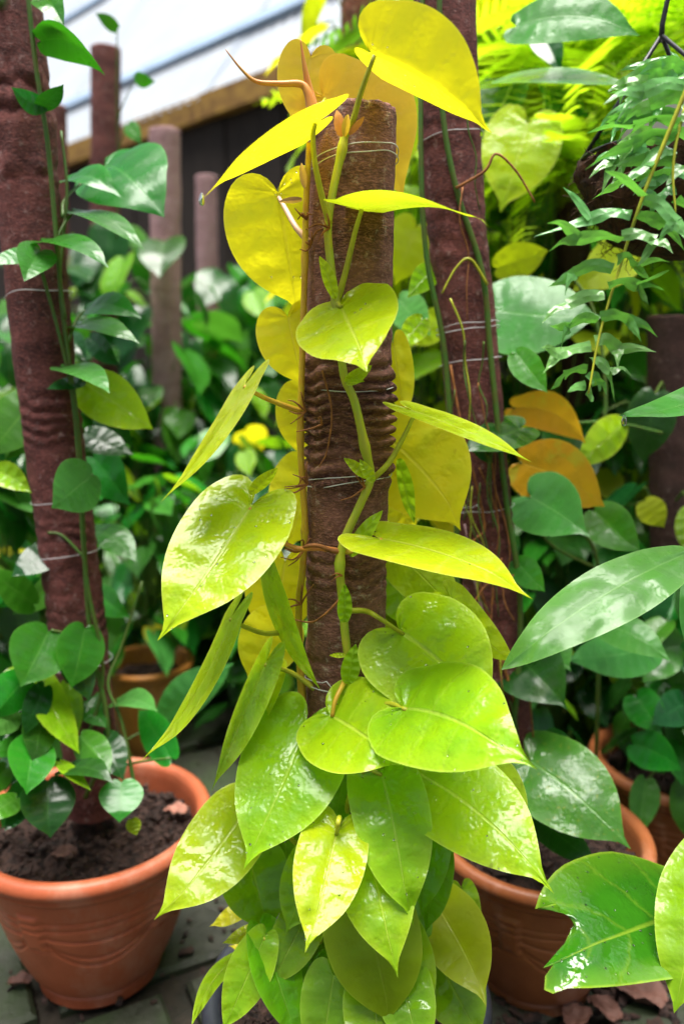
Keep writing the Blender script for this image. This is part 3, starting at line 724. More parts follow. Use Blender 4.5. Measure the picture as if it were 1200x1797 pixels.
h('lime', 662, 1100, .75, 645, 1195, .74, .5, 10, -20, .04, 0)
for e in (('mid', 700, 1700, .62, 742, 1870, .57, .7, 5, 0), ('mid', 560, 1500, .665, 500, 1640, .63, .7, 0, 10), ('limegreen', 680, 1620, .645, 760, 1790, .60, .66, 10, 0), ('mid', 540, 1600, .66, 470, 1740, .62, .62, 0, 10), ('mid', 810, 1560, .70, 830, 1660, .67, .6, 0, 0)):
    h(*e, .06, 0, q=.02)
# bare stalks among the skirt
for (a, b) in (((590, 1640, .70), (470, 1740, .64)), ((600, 1600, .69), (560, 1440, .68)), ((610, 1590, .69), (640, 1420, .68)), ((560, 1660, .70), (420, 1760, .66)), ((600, 1650, .69), (500, 1600, .66))):
    m_ = ((a[0] + b[0]) / 2 + 10, (a[1] + b[1]) / 2 - 25, (a[2] + b[2]) / 2 - .01)
    stemtube('petiole', [a, m_, b], .003, .002, 'petiole', ph)
# sheaths and unopened shoots
stemtube('new_shoot', [(547, 195, .70), (541, 165, .70), (528, 148, .70), (490, 147, .695), (450, 143, .69), (424, 122, .688), (396, 87, .685)], .0042, .0004, 'sheath', ph, 8, 10)
stemtube('new_shoot', [(549, 192, .705), (543, 160, .705), (535, 120, .702), (527, 68, .70)], .0052, .0004, 'sheath', ph, 8, 10)
for (mt, b, t_, wd, al, ar) in (('sheath', (598, 240, .676), (592, 192, .676), .5, 30, -20), ('sheath', (612, 236, .676), (640, 205, .68), .3, 20, -20), ('stem_yellow', (604, 240, .672), (610, 200, .672), .45, 30, 30),
        ('lime', (588, 524, .678), (563, 448, .678), .36, 40, -20), ('lime', (606, 672, .672), (652, 640, .662), .5, 40, 10), ('lime', (610, 668, .668), (640, 668, .66), .3, 40, 10), ('lime', (646, 838, .675), (604, 803, .672), .4, 30, 20), ('lime', (655, 846, .672), (632, 806, .67), .45, 20, 20),
        ('limegreen', (604, 1092, .674), (606, 1024, .672), .45, 30, 30), ('limegreen', (610, 1200, .676), (622, 1130, .674), .5, 20, 0), ('lime', (606, 1150, .676), (578, 1150, .67), .35, 20, 0), ('limegreen', (612, 975, .684), (668, 895, .675), .35, -30, 30), ('pinkpet', (530, 350, .70), (488, 354, .69), .3, 40, 20), ('pinkpet', (534, 330, .70), (528, 285, .70), .35, 40, 20)):
    hero(ph, mt, *b, *t_, wd, al, ar, .05, 0, 'lance', None, .004, rows=12, cols=4, name='sheath')
# aerial roots
rr = random.Random(5)
for (px, py, Y, n_) in ((538, 385, .695, 5), (545, 430, .69, 4), (536, 722, .70, 4), (540, 850, .695, 6), (533, 965, .70, 5), (528, 1060, .70, 4), (640, 610, .683, 2), (578, 400, .684, 4), (640, 855, .682, 3), (534, 600, .70, 2), (565, 745, .684, 2), (600, 1010, .68, 2)):
    for _ in range(n_):
        an = rr.uniform(2.2, 5.2); l_ = rr.uniform(18, 52); q1 = (px + math.cos(an) * l_ * .5, py + math.sin(an) * l_ * .45 + rr.uniform(-8, 8), Y - .004); q2 = (px + math.cos(an) * l_ + rr.uniform(-6, 6), py + math.sin(an) * l_ * .8 + rr.uniform(-4, 12), Y - .003)
        stemtube('aerial_root', [(px, py, Y), q1, q2], .0011, .0004, 'root', ph, 5, 5)
stemtube('aerial_root', [(600, 968, .683), (580, 966, .680), (560, 958, .678), (540, 958, .68), (520, 968, .69), (500, 962, .69)], .0026, .0012, 'root', ph, 5, 6)
stemtube('aerial_root', [(565, 650, .684), (582, 720, .68), (574, 790, .681), (560, 820, .682)], .0010, .0006, 'root', ph, 5, 5)
stemtube('aerial_root', [(598, 1050, .68), (570, 1078, .679), (545, 1092, .685), (505, 1085, .69)], .0014, .0006, 'root', ph, 5, 5)

# ---------------------------------------------------------------- green pothos on the left pole
lp = empty('pothos_plant', (-.327, .95, .195)); tag(lp, 'dark green pothos climbing the tall left pole in the terracotta pot', 'plant')
h = lambda mat, bx, by, bY, tx, ty, tY, wd=.7, aL=0, aR=0, bC=.08, bS=0, outline='oval', **k: hero(lp, mat, bx, by, bY + .055, tx, ty, tY + .055, wd, aL, aR, bC, bS, outline, k.pop('pet', None), rows=16, cols=6, petmat='stem_dark', petr=.0022, **k)
LP = [('green', 70, 0, .88, 112, 52, .84, .8, 0, 20, .1, .1), ('green', 72, 72, .87, 182, 126, .84, .62, 60, -40, .05, .14), ('green', 80, 185, .86, 20, 152, .83, .6, 20, -40, .05, .1), ('deep', 74, 190, .86, 112, 148, .84, .65, 40, -40, .05, 0),
 ('green', 182, 290, 1.0, 280, 376, .90, 1.25, -20, 20, .08, .06), ('green', 118, 318, .93, 206, 348, .88, .7, -40, 60, .05, .14), ('green', 130, 372, .90, 248, 440, .84, .5, -60, 60, .05, .1), ('green', 74, 424, .86, 192, 466, .80, .5, -60, 62, .06, .10), ('pale', 72, 440, .86, 40, 492, .80, 1.0, 30, 10, .04, 0), ('pale', 68, 440, .86, -20, 462, .82, .45, 50, -50, .05, 0),
 ('green', 150, 545, .93, 246, 560, .88, .6, -40, 50, .05, .12), ('green', 126, 572, .90, 240, 606, .84, .5, -55, 60, .05, .10), ('limegreen', 143, 672, .89, 268, 756, .88, .55, 15, 5, .04, .03), ('pale', 108, 645, .86, 194, 690, .80, .6, -50, 50, .05, .10), ('deep', 144, 668, .88, 82, 682, .84, .5, 50, -50, .05, 0),
 ('pale', 163, 832, .86, 92, 892, .80, .95, -20, 10, .05, 0), ('limegreen', -10, 826, .9, 56, 864, .88, .6, 20, 20, .04, .06), ('green', 86, 1108, .85, 38, 1206, .79, .9, 0, 10, .06, 0), ('green', 150, 1102, .86, 128, 1208, .82, .72, -20, 20, .05, 0), ('mid', 76, 1190, .85, 142, 1322, .80, .45, -40, 40, .06, -.05), ('mid', 118, 1200, .87, 136, 1294, .84, .4, -20, 40, .06, 0),
 ('green', 60, 1298, .80, 46, 1394, .74, .8, -10, 20, .06, 0), ('deep', 84, 1370, .79, 86, 1470, .75, .85, 0, 10, .05, 0), ('mid', 106, 1338, .80, 158, 1388, .76, .4, -40, 50, .06, 0), ('deep', 112, 1352, .80, 198, 1370, .76, .6, -40, 55, .05, .1), ('green', 214, 1372, .80, 212, 1442, .76, 1.0, 0, 0, .05, 0), ('limegreen', 232, 1438, .79, 240, 1466, .78, .8, 0, 0, .05, 0), ('pale', 205, 1234, .90, 278, 1250, .84, .6, -30, 50, .05, .1),
 ('green', 300, 1330, .84, 244, 1240, .92, .5, -20, 20, .04, 0), ('pale', 290, 1260, .95, 412, 1166, .98, .42, 0, -10, .05, .06), ('deep', 40, 1240, .86, -10, 1320, .80, .7, 0, 0, .06, 0), ('green', 70, 1290, .84, -30, 1330, .78, .5, 40, -40, .06, 0), ('green', 30, 1400, .78, -30, 1440, .74, .7, 30, -30, .05, 0), ('mid', 30, 1180, .88, -20, 1290, .82, .5, 20, -30, .05, 0), ('deep', 40, 1420, .78, 8, 1458, .75, .6, 20, -20, .05, 0), ('deep', 180, 1290, .86, 216, 1370, .82, .6, 0, 20, .05, 0), ('green', 60, 1060, .9, -20, 1000, .86, .6, 30, -30, .05, 0), ('deep', 100, 960, .90, 20, 1010, .86, .6, 30, -30, .05, 0), ('green', 60, 700, .93, -20, 800, .90, .7, 30, -30, .05, 0), ('deep', 150, 760, .95, 230, 800, .92, .6, -30, 30, .05, 0), ('green', 160, 930, .95, 240, 985, .90, .6, -30, 30, .05, .08), ('deep', 120, 1130, .86, 160, 1230, .83, .5, -10, 20, .05, 0)]
lr = random.Random(31)
for k in range(30):
    if k < 20: bx_, by_ = lr.uniform(-40, 95 if k % 4 else 215), lr.uniform(1180, 1400); y_ = lr.uniform(.80, .93)
    else: bx_, by_ = lr.uniform(-30, 190), lr.uniform(560, 1150); y_ = lr.uniform(.93, 1.02)
    d_ = 1 if bx_ > 110 else -1
    LP.append((lr.choice(('green', 'green', 'deep', 'deep', 'pale')), bx_, by_, y_, bx_ + d_ * lr.uniform(10, 75), by_ + lr.uniform(40, 95), y_ - lr.uniform(.02, .06), lr.uniform(.5, .8), lr.uniform(-30, 30), lr.uniform(-30, 30), .07, 0))
for e in LP: h(*e[:7], e[7] * 1.15, *e[8:])
stemtube('stem', [(150, 1400, 0.915), (190, 1290, 0.915), (160, 1120, 0.923), (148, 960, 0.921), (138, 760, 0.921), (112, 560, 0.921), (98, 400, 0.921), (84, 250, 0.921), (64, 120, 0.921), (46, -40, 0.921)], .0030, .0024, 'stem_dark', lp)
stemtube('stem', [(110, 1400, 0.905), (180, 1200, 0.919), (150, 1000, 0.918), (128, 700, 0.919), (75, 480, 0.917), (62, 440, 0.917)], .0026, .0018, 'stem_dark', lp)
stemtube('stem', [(240, 1400, 0.895), (215, 1270, 0.925), (190, 1200, 0.945), (215, 1130, 0.975), (250, 1020, 1.005)], .0026, .0014, 'stem_dark', lp)
stemtube('stem', [(115, 560, 0.919), (106, 480, 0.923), (118, 340, 0.945), (108, 230, 0.955)], .0022, .0014, 'stem_dark', lp)
for a, b, c in (((110, 380, 0.921), (118, 345, 0.955), (180, 292, 1.055)), ((130, 640, 0.921), (138, 655, 0.925), (145, 672, 0.945)), ((100, 420, 0.921), (115, 390, 0.935), (130, 372, 0.955)), ((120, 600, 0.921), (135, 560, 0.955), (150, 545, 0.985)), ((140, 870, 0.921), (155, 850, 0.918), (163, 832, 0.915)), ((150, 980, 0.921), (110, 940, 0.925), (85, 935, 0.925)), ((170, 1180, 0.925), (130, 1120, 0.915), (90, 1105, 0.905)), ((190, 1360, 0.915), (230, 1340, 0.915), (300, 1330, 0.895)), ((185, 1320, 0.915), (220, 1300, 0.955), (290, 1262, 1.005))):
    stemtube('petiole', [a, b, c], .0020, .0014, 'stem_dark', lp)

# small sprig rising in front of the white roof
sp_ = empty('pothos_sprig', P(210, 420, 1.5)); tag(sp_, 'thin sprig with three small leaves against the white roof', 'plant')
for e in (('green', 206, 50, 1.45, 168, 22, 1.42, .6, 20, -20), ('green', 238, 140, 1.45, 272, 142, 1.42, .8, 10, -20), ('green', 226, 218, 1.45, 248, 252, 1.42, .8, 0, 0)):
    hero(sp_, *e, .08, 0, 'oval', None, rows=12, cols=4)
stemtube('stem', [(205, 420, 1.5), (208, 300, 1.48), (205, 190, 1.46), (206, 50, 1.45)], .0016, .0010, 'stem_dark', sp_)
stemtube('stem', [(206, 210, 1.46), (222, 170, 1.455), (238, 140, 1.45)], .0012, .0008, 'stem_dark', sp_)
stemtube('stem', [(207, 270, 1.47), (215, 240, 1.455), (226, 218, 1.45)], .0012, .0008, 'stem_dark', sp_)

# ---------------------------------------------------------------- plants at right
rp = empty('philodendron_plant', (.256, .93, .185)); tag(rp, 'green broad-leaved philodendron in the brown pot climbing the leaning pole', 'plant')
h = lambda *a, **k: hero(rp, *a, rows=k.pop('rows', 18), cols=6, petmat='stem_dark', petr=.0026, **k)
RP = [('blotch', 930, 1336, .86, 1106, 1492, .76, .76, -14, 12, .07, .04), ('deep', 948, 1440, .85, 1052, 1524, .80, .5, -10, 10, .06, 0), ('deep', 900, 1146, .92, 996, 1244, .84, .95, 0, 10, .07, .02), ('pale', 960, 1120, .93, 1000, 1180, .88, .9, 0, 0, .06, 0), ('deep', 960, 1300, .9, 1020, 1360, .86, .8, 0, 0, .06, 0), ('deep', 912, 752, .92, 806, 796, .85, .72, 40, -30, .06, 0), ('deep', 880, 800, .93, 808, 780, .86, .6, 20, -20, .06, 0), ('green', 720, 200, .93, 700, 560, .95, .0, 0, 0, 0, 0)]
for e in RP[:-1]: h(*e)
stemtube('stem', [(880, 1400, .88), (905, 1230, .89), (912, 1050, .895), (888, 880, .895), (862, 640, .895), (846, 480, .895), (800, 330, .893), (775, 180, .893), (770, -60, .893)], .0036, .0028, 'stem_dark', rp)
stemtube('stem', [(870, 1400, .88), (810, 1150, .90), (800, 900, .90), (780, 620, .90), (748, 450, .90), (738, 250, .90), (742, -60, .91)], .0036, .0026, 'stem_dark', rp)
stemtube('stem', [(905, 1240, .89), (830, 980, .893), (850, 920, .893), (812, 760, .893), (790, 640, .90)], .0020, .0014, 'root', rp)
stemtube('aerial_root', [(855, 500, .89), (825, 455, .885), (800, 470, .885), (775, 515, .885)], .0016, .001, 'petiole', rp)
stemtube('aerial_root', [(800, 330, .89), (850, 300, .88), (870, 270, .88), (905, 300, .88), (938, 355, .88)], .0016, .001, 'root', rp)
stemtube('aerial_root', [(905, 1010, .89), (860, 1020, .885), (830, 1060, .885), (805, 1100, .885)], .0018, .0012, 'root', rp)
stemtube('aerial_root', [(815, 920, .885), (830, 1010, .885), (850, 1080, .885), (880, 1135, .885)], .0012, .0008, 'cloth3', rp)

tr_ = random.Random(12)
for k in range(22):
    y0 = tr_.uniform(150, 1250); c0 = 785 + (y0 - 100) * .088; x0 = c0 + tr_.uniform(-42, 42); l_ = tr_.uniform(80, 330)
    pts = [(x0 + tr_.uniform(-14, 14) + (j / 4) * l_ * .088, min(1330, y0 + l_ * j / 4), .888 - .008 * tr_.random()) for j in range(5)]
    stemtube('aerial_root', pts, tr_.uniform(.0007, .0013), .0006, tr_.choice(('root', 'root', 'stem_dark', 'stem_green')), rp, 5, 5)
for e in (('limegreen', 742, 560, .93, 700, 612, .90, .7, 10, 0), ('green', 905, 985, .90, 955, 1040, .86, .7, 0, 0), ('deep', 830, 1110, .90, 800, 1190, .86, .7, 0, 0), ('green', 905, 620, .90, 960, 690, .86, .6, 0, 10), ('deep', 870, 1240, .89, 830, 1320, .84, .7, 0, 0), ('mid', 760, 470, .93, 715, 520, .90, .7, 0, 0), ('deep', 930, 1380, .88, 880, 1440, .83, .7, 0, 0), ('green', 1010, 1400, .90, 1070, 1450, .86, .6, 0, 0)):
    hero(rp, *e, .06, 0, 'oval', None, rows=14, cols=5)
# leaves reaching in from a neighbour outside the right edge of the picture
np_ = empty('philodendron_plant', (.62, .78, 0.0)); tag(np_, 'broad-leaved plant at the right edge with long pale pointed leaf', 'plant')
h = lambda *a, **k: hero(np_, *a, rows=24, cols=8, petmat='stem_dark', petr=.0028, **k)
h('pale', 1215, 966, .68, 882, 1168, .60, .34, 22, -38, .05, -.03, 'lance', pet=[(1330, 1120, .78), (1260, 960, .74)])
h('pale', 1240, 950, .72, 1206, 1150, .66, .36, 20, -20, .06, .02, 'lance', pet=[(1330, 1120, .78), (1290, 960, .74)])
h('pale', 1290, 650, .74, 1095, 728, .64, .42, 50, -46, .03, .06, 'lance', pet=[(1340, 800, .80), (1330, 680, .78)], tipdrop=True)
h('mid', 1260, 1480, .62, 1178, 1776, .545, .52, 0, -10, .06, 0, 'oval', pet=[(1400, 1500, .76), (1320, 1450, .68)])
# the big chewed leaf: its margins follow the real bites
bx, by, tx, ty = 1222, 1592, 952, 1690
def norm(pl, sgn):
    d = Vector((tx - bx, ty - by)); l = d.length; d /= l; o = []
    for (x, y) in pl:
        q = Vector((x - bx, y - by)); a = q.dot(d) / l; s = abs(d.x * q.y - d.y * q.x) / l; o.append((s * 1.13, a))
    return o
upper = [(1222, 1592), (1240, 1560), (1225, 1520), (1192, 1504), (1125, 1492), (1069, 1502), (1012, 1529), (979, 1562), (966, 1592), (955, 1609), (972, 1597), (986, 1594), (984, 1603), (994, 1606), (1000, 1617), (1008, 1620), (1004, 1634), (996, 1641), (997, 1652), (986, 1655), (976, 1668)]
lower = [(1222, 1592), (1245, 1620), (1230, 1670), (1190, 1702), (1125, 1716), (1031, 1725), (988, 1722), (968, 1717), (964, 1722), (952, 1727), (951, 1706), (957, 1690), (966, 1686), (976, 1668)]
up_n, lo_n = norm(upper, 1), norm(lower, -1); up_n[-1] = (0.0, up_n[-1][1]); lo_n[-1] = (0.0, up_n[-1][1])
h('gloss', bx, by, .66, tx, ty, .55, 1.0, 20, -24, .05, 0, (lo_n, up_n), pet=[(1400, 1560, .74), (1300, 1560, .67)], drops=150, wave=.025)

# yellowing plant behind the fern
yp = empty('philodendron_plant', P(1040, 1250, 1.15)); yp.location.z = 0.0; tag(yp, 'plant behind the fern with two orange leaves and dull green leaves', 'plant')
h = lambda *a, **k: hero(yp, *a, rows=16, cols=6, petmat='stem_dark', petr=.0026, **k)
for e in (('orange', 900, 716, 1.02, 1026, 778, .98, .52, 20, 0, .06, .16, 'oval'), ('orange', 912, 812, .98, 1062, 886, .93, .74, 5, 0, .05, .05, 'oval'), ('limegreen', 1092, 744, 1.05, 1008, 820, 1.0, .62, -30, 10, .05, 0, 'oval'), ('pale', 872, 545, 1.04, 1058, 556, .98, .9, -36, 30, .05, -.02, 'heart'), ('pale', 930, 872, .95, 1034, 940, .86, 1.0, 0, 10, .06, .02, 'heart'), ('green', 1042, 896, .96, 1120, 972, .90, .75, 0, 10, .05, 0, 'oval'),
    ('olive', 1112, 432, 1.15, 1008, 514, 1.1, .7, 10, 0, .05, 0, 'oval'), ('olive', 872, 470, 1.15, 962, 440, 1.15, .7, 10, 0, .05, 0, 'oval'), ('pale', 1050, 1092, .93, 1176, 1156, .86, .5, -20, 10, .05, .05, 'oval'), ('pale', 1130, 1140, .98, 985, 1155, .92, .62, 10, -20, .05, .02, 'heart'), ('green', 1180, 1120, 1.05, 1130, 1200, 1.0, .8, 0, 0, .05, 0, 'oval'), ('green', 1118, 1225, 1.0, 1160, 1290, .96, .9, 0, 0, .05, .0, 'heart'), ('green', 1110, 1306, .98, 1196, 1350, .92, .8, 10, 0, .05, .05, 'oval'), ('deep', 1210, 1230, 1.0, 1140, 1270, .96, .8, 0, 0, .05, 0, 'oval'), ('olive', 880, 770, 1.2, 940, 720, 1.2, .7, 0, 0, .05, 0, 'oval'), ('olive', 1130, 880, 1.1, 1165, 925, 1.08, .9, 0, 0, .05, 0, 'oval')):
    h(*e)
stemtube('stem', [(1045, 1350, 1.1), (1050, 1000, 1.08), (1000, 900, 1.05), (1060, 740, 1.06), (1045, 560, 1.08), (1000, 480, 1.1)], .003, .002, 'stem_dark', yp)
for a, b, c in (((1050, 1000, 1.08), (960, 950, 1.0), (930, 872, .95)), ((1000, 900, 1.05), (960, 830, 1.0), (912, 812, .98)), ((1060, 740, 1.06), (980, 740, 1.04), (900, 716, 1.02)), ((1160, 760, 1.08), (1120, 750, 1.06), (1092, 744, 1.05)), ((1050, 1150, 1.09), (1000, 1040, 1.0), (1050, 1092, .93)), ((990, 1250, 1.05), (960, 1100, 1.0), (900, 1146, .95))):
    stemtube('petiole', [a, b, c], .0022, .0016, 'stem_dark', yp)

# ---------------------------------------------------------------- fishtail fern hanging in at right
fe = empty('fern_plant', P(1215, 170, .66)); tag(fe, 'fishtail fern hanging from the coir basket with forked wet leaflets', 'fern')
M['fern'] = leaf_mat('fern_leaflet', (.16, .40, .11), (.24, .48, .16), (.17, .42, .12), (.20, .60, .06), 0.28, 0.24, nv=3, bump=0.3, coat=0.7, wet=.35)
FR = random.Random(8)
def ribbon(mb, pts, w0, w1, tip=True, tw=0.0):
    pp = smooth_path(pts, 6); n = len(pp); v = []; f = []
    ph_ = FR.uniform(0, 6)
    for i, p in enumerate(pp):
        k = i / (n - 1); d = (pp[min(i + 1, n - 1)] - pp[max(i - 1, 0)]).normalized(); c = (CAMP - p); c = (c - d * c.dot(d)).normalized()
        s = d.cross(c); a = tw + .35 * math.sin(k * 5 + ph_); s = s * math.cos(a) + c * math.sin(a); u = d.cross(s)
        wv = (w0 + (w1 - w0) * k) * (1 + .06 * math.sin(k * 15 + ph_))
        if tip: wv *= max(.02, (1 - k ** 1.8))
        v += [p + s * wv / 2 + u * wv * .10, p, p - s * wv / 2 + u * wv * .10]
    for i in range(n - 1):
        a = i * 3; f += [(a, a + 1, a + 4, a + 3), (a + 1, a + 2, a + 5, a + 4)]
    n0 = len(mb.v); mb.add(v, f)
    mb.uv += [(k % 3 / 2, (k // 3) / n) for k in range(len(v))]
def leaflet(fr, base, fork, tips, Y, w0=.0112, tw=None):
    mb = MB(); mb.uv = []; B = P(*base, Y); dy = FR.uniform(-.03, .012)
    tw = FR.uniform(-.9, .9) if tw is None else tw
    if fork:
        Fk = P(*fork, Y + dy * .5); mid = B.lerp(Fk, .5) + Vector((0, 0, FR.uniform(.001, .005)))
        ribbon(mb, [B, mid, Fk], w0 * .75, w0 * .95, False, tw)
    else: Fk = B
    for t_ in tips:
        T_ = P(*t_, Y + dy + FR.uniform(-.01, .01)); m2 = Fk.lerp(T_, .55) + Vector((0, 0, FR.uniform(-.001, .005)))
        ribbon(mb, [Fk, m2, T_], w0 * (.85 if fork else .7), w0 * (.45 if fork else .75), True, tw + FR.uniform(-.3, .3))
    me = mesh('leaflet', [p - B for p in mb.v], mb.f, M['fern'], True, mb.uv)
    o = link('leaflet', me, fr); o.location = B - Vector(fe.location) - Vector(fr.location)
def frond(pts, r0=.0018):
    pp = smooth_path([P(*p) for p in pts], 6); mb = MB(); mb.tube(pp, r0, r0 * .4, 6)
    return mb.build('frond', M['petiole'], fe, True, pp[0])
f1 = frond([(1215, 130, .63), (1165, 250, .63), (1127, 345, .63), (1088, 465, .63), (1052, 585, .625), (1032, 690, .615)])
for b, k, t_ in (((1127, 345), None, [(1060, 300)]), ((1107, 377), (1037, 383), [(987, 328), (937, 415)]), ((1090, 423), (1015, 420), [(958, 392), (962, 442)]), ((1075, 472), (1007, 480), [(960, 504), (990, 520)]), ((1060, 517), (995, 533), [(950, 568)]), ((1048, 563), (998, 575), [(962, 572), (983, 614)]), ((1037, 607), (978, 620), [(948, 610), (952, 656)]), ((1030, 648), (990, 660), [(965, 684)]), ((1028, 676), None, [(995, 688)]), ((1030, 685), None, [(1040, 705)]),
        ((1090, 413), (1150, 420), [(1118, 468), (1180, 445)]), ((1083, 457), (1113, 467), [(1140, 490), (1176, 460)]), ((1067, 503), (1117, 503), [(1175, 473), (1137, 534), (1166, 510)]), ((1053, 557), (1100, 562), [(1153, 592), (1125, 602)]), ((1043, 597), (1083, 613), [(1151, 618), (1083, 648)]), ((1037, 630), (1070, 650), [(1108, 661), (1077, 704)]), ((1033, 667), (1048, 676), [(1064, 694)]), ((1130, 350), (1185, 390), [(1150, 434), (1210, 430)]), ((1118, 378), (1165, 395), [(1200, 440)])):
    leaflet(f1, b, k, t_, .625)
f2 = frond([(1260, 150, .66), (1215, 160, .65), (1190, 230, .64), (1180, 300, .635), (1185, 380, .63)])
for b, k, t_ in (((1205, 150), (1130, 160), [(1057, 184), (1080, 215)]), ((1200, 175), (1140, 185), [(1090, 220)]), ((1190, 218), (1110, 225), [(1028, 234)]), ((1185, 240), (1110, 255), [(1026, 298)]), ((1183, 262), (1130, 290), [(1088, 330)]), ((1180, 285), (1130, 282), [(1075, 292)]), ((1195, 290), None, [(1168, 326)]), ((1185, 330), (1150, 350), [(1120, 340), (1140, 385)]), ((1195, 200), None, [(1260, 240)]), ((1185, 300), None, [(1240, 330)]), ((1185, 350), None, [(1235, 400)])):
    leaflet(f2, b, k, t_, .64, .0125)
f3 = frond([(1260, 100, .70), (1215, 120, .69), (1160, 160, .68), (1110, 175, .675)])
for b, k, t_ in (((1200, 126), (1160, 118), [(1110, 150)]), ((1185, 140), (1150, 140), [(1065, 165)]), ((1200, 128), None, [(1175, 90), (1230, 90)]), ((1215, 120), None, [(1150, 185)]), ((1165, 158), None, [(1150, 215)]), ((1180, 150), None, [(1200, 200)])):
    leaflet(f3, b, k, t_, .68, .012)

FJ = random.Random(41)
for k in range(20):
    bx_, by_ = FJ.uniform(1120, 1215), FJ.uniform(110, 330); an = FJ.uniform(2.5, 3.5); l_ = FJ.uniform(60, 120)
    fk = (bx_ + math.cos(an) * l_ * .55, by_ + math.sin(an) * l_ * .3 + 5); t1 = (bx_ + math.cos(an) * l_, by_ + math.sin(an) * l_ * .6 + 22); t2 = (t1[0] + FJ.uniform(5, 30), t1[1] + FJ.uniform(12, 30))
    leaflet(f2 if k % 2 else f3, (bx_, by_), fk, [t1, t2] if k % 3 else [t1], FJ.uniform(.66, .72), .0115)
# coir hanging basket with black wire and white pot inside
cb = P(1205, 330, .86); bk = empty('hanging_basket', cb); tag(bk, 'brown coir hanging basket on black wire behind the fern', 'basket')
v = []; f = []; sg, rg = 56, 26
for i in range(rg + 1):
    t_ = i / rg; an = t_ * math.pi / 2; r_ = .105 * math.sin(an) ** .8 if t_ > 0 else .001; z = -.10 * math.cos(an) + .03
    for j in range(sg):
        a = 2 * math.pi * j / sg; q = r_ * (1 + .10 * noise.noise(Vector((math.cos(a) * 3, math.sin(a) * 3, z * 40))) + .06 * noise.noise(Vector((math.cos(a) * 9, math.sin(a) * 9, z * 110))))
        v.append((q * math.cos(a), q * math.sin(a), z))
for i in range(rg):
    for j in range(sg):
        a, b = i * sg + j, i * sg + (j + 1) % sg; f.append((a, b, b + sg, a + sg))
link('coir_liner', mesh('coir_liner', v, f, M['coir']), bk)
mb = MB()
for _ in range(420):                                     # loose fibres
    a = FR.uniform(0, 6.28); t_ = FR.uniform(.25, 1); an = t_ * math.pi / 2; r_ = .106 * math.sin(an) ** .8; p = Vector((r_ * math.cos(a), r_ * math.sin(a), -.10 * math.cos(an) + .03))
    d = Vector((FR.uniform(-1, 1), FR.uniform(-1, 1), FR.uniform(-1, .6))) * .022
    mb.tube([p, p + d * .5 + p.normalized() * .006, p + d], .0006, .0003, 3)
fb = mb.build('loose_fibres', M['coir'], bk, True, cb - cb); fb.location = (0, 0, 0); fb['kind'] = 'stuff'
mb = MB(); mb.tube([Vector((.106 * math.cos(a * .1309), .106 * math.sin(a * .1309), .03)) for a in range(49)], .0022, None, 6); link('wire_ring', mesh('wire_ring', mb.v, mb.f, M['black']), bk)
hk = P(1160, 62, .86) - cb
for a in (2.9, 5.0, .9):
    mb = MB(); mb.tube([hk, Vector((.106 * math.cos(a), .106 * math.sin(a), .03))], .0022, None, 6); link('hanger_wire', mesh('hanger_wire', mb.v, mb.f, M['black']), bk)
mb = MB(); c_ = hk
mb.tube([c_ + Vector((0, 0, -.006)), c_ + Vector((0, 0, .010)), c_ + Vector((.003, 0, .03)), c_ + Vector((.010, 0, .05)), c_ + Vector((.013, 0, .22))], .0028, .0022, 7)
for k in range(9): mb.tube([c_ + Vector((.010, 0, .045 + k * .02)) + Vector((.005 * math.cos(q * .785), .003 * math.sin(q * .785 + k), .004 * math.sin(q * .785))) for q in range(9)], .0016, None, 5)
link('hook_chain', mesh('hook_chain', mb.v, mb.f, M['black']), bk)
ip = P(1182, 215, .86); mb = MB(); pr = [(.001, -.045), (.038, -.045), (.046, -.02), (.052, .03), (.054, .036), (.048, .036), (.044, 0)]
mb.v = [Vector((r * math.cos(k * math.pi / 16), r * math.sin(k * math.pi / 16), z)) for r, z in pr for k in range(32)]
mb.f = [(i * 32 + k, i * 32 + (k + 1) % 32, i * 32 + 32 + (k + 1) % 32, i * 32 + 32 + k) for i in range(len(pr) - 1) for k in range(32)]
o = link('inner_pot', mesh('inner_pot', mb.v, mb.f, M['whitepot']), bk); o.location = ip - cb; o.location.z -= .02

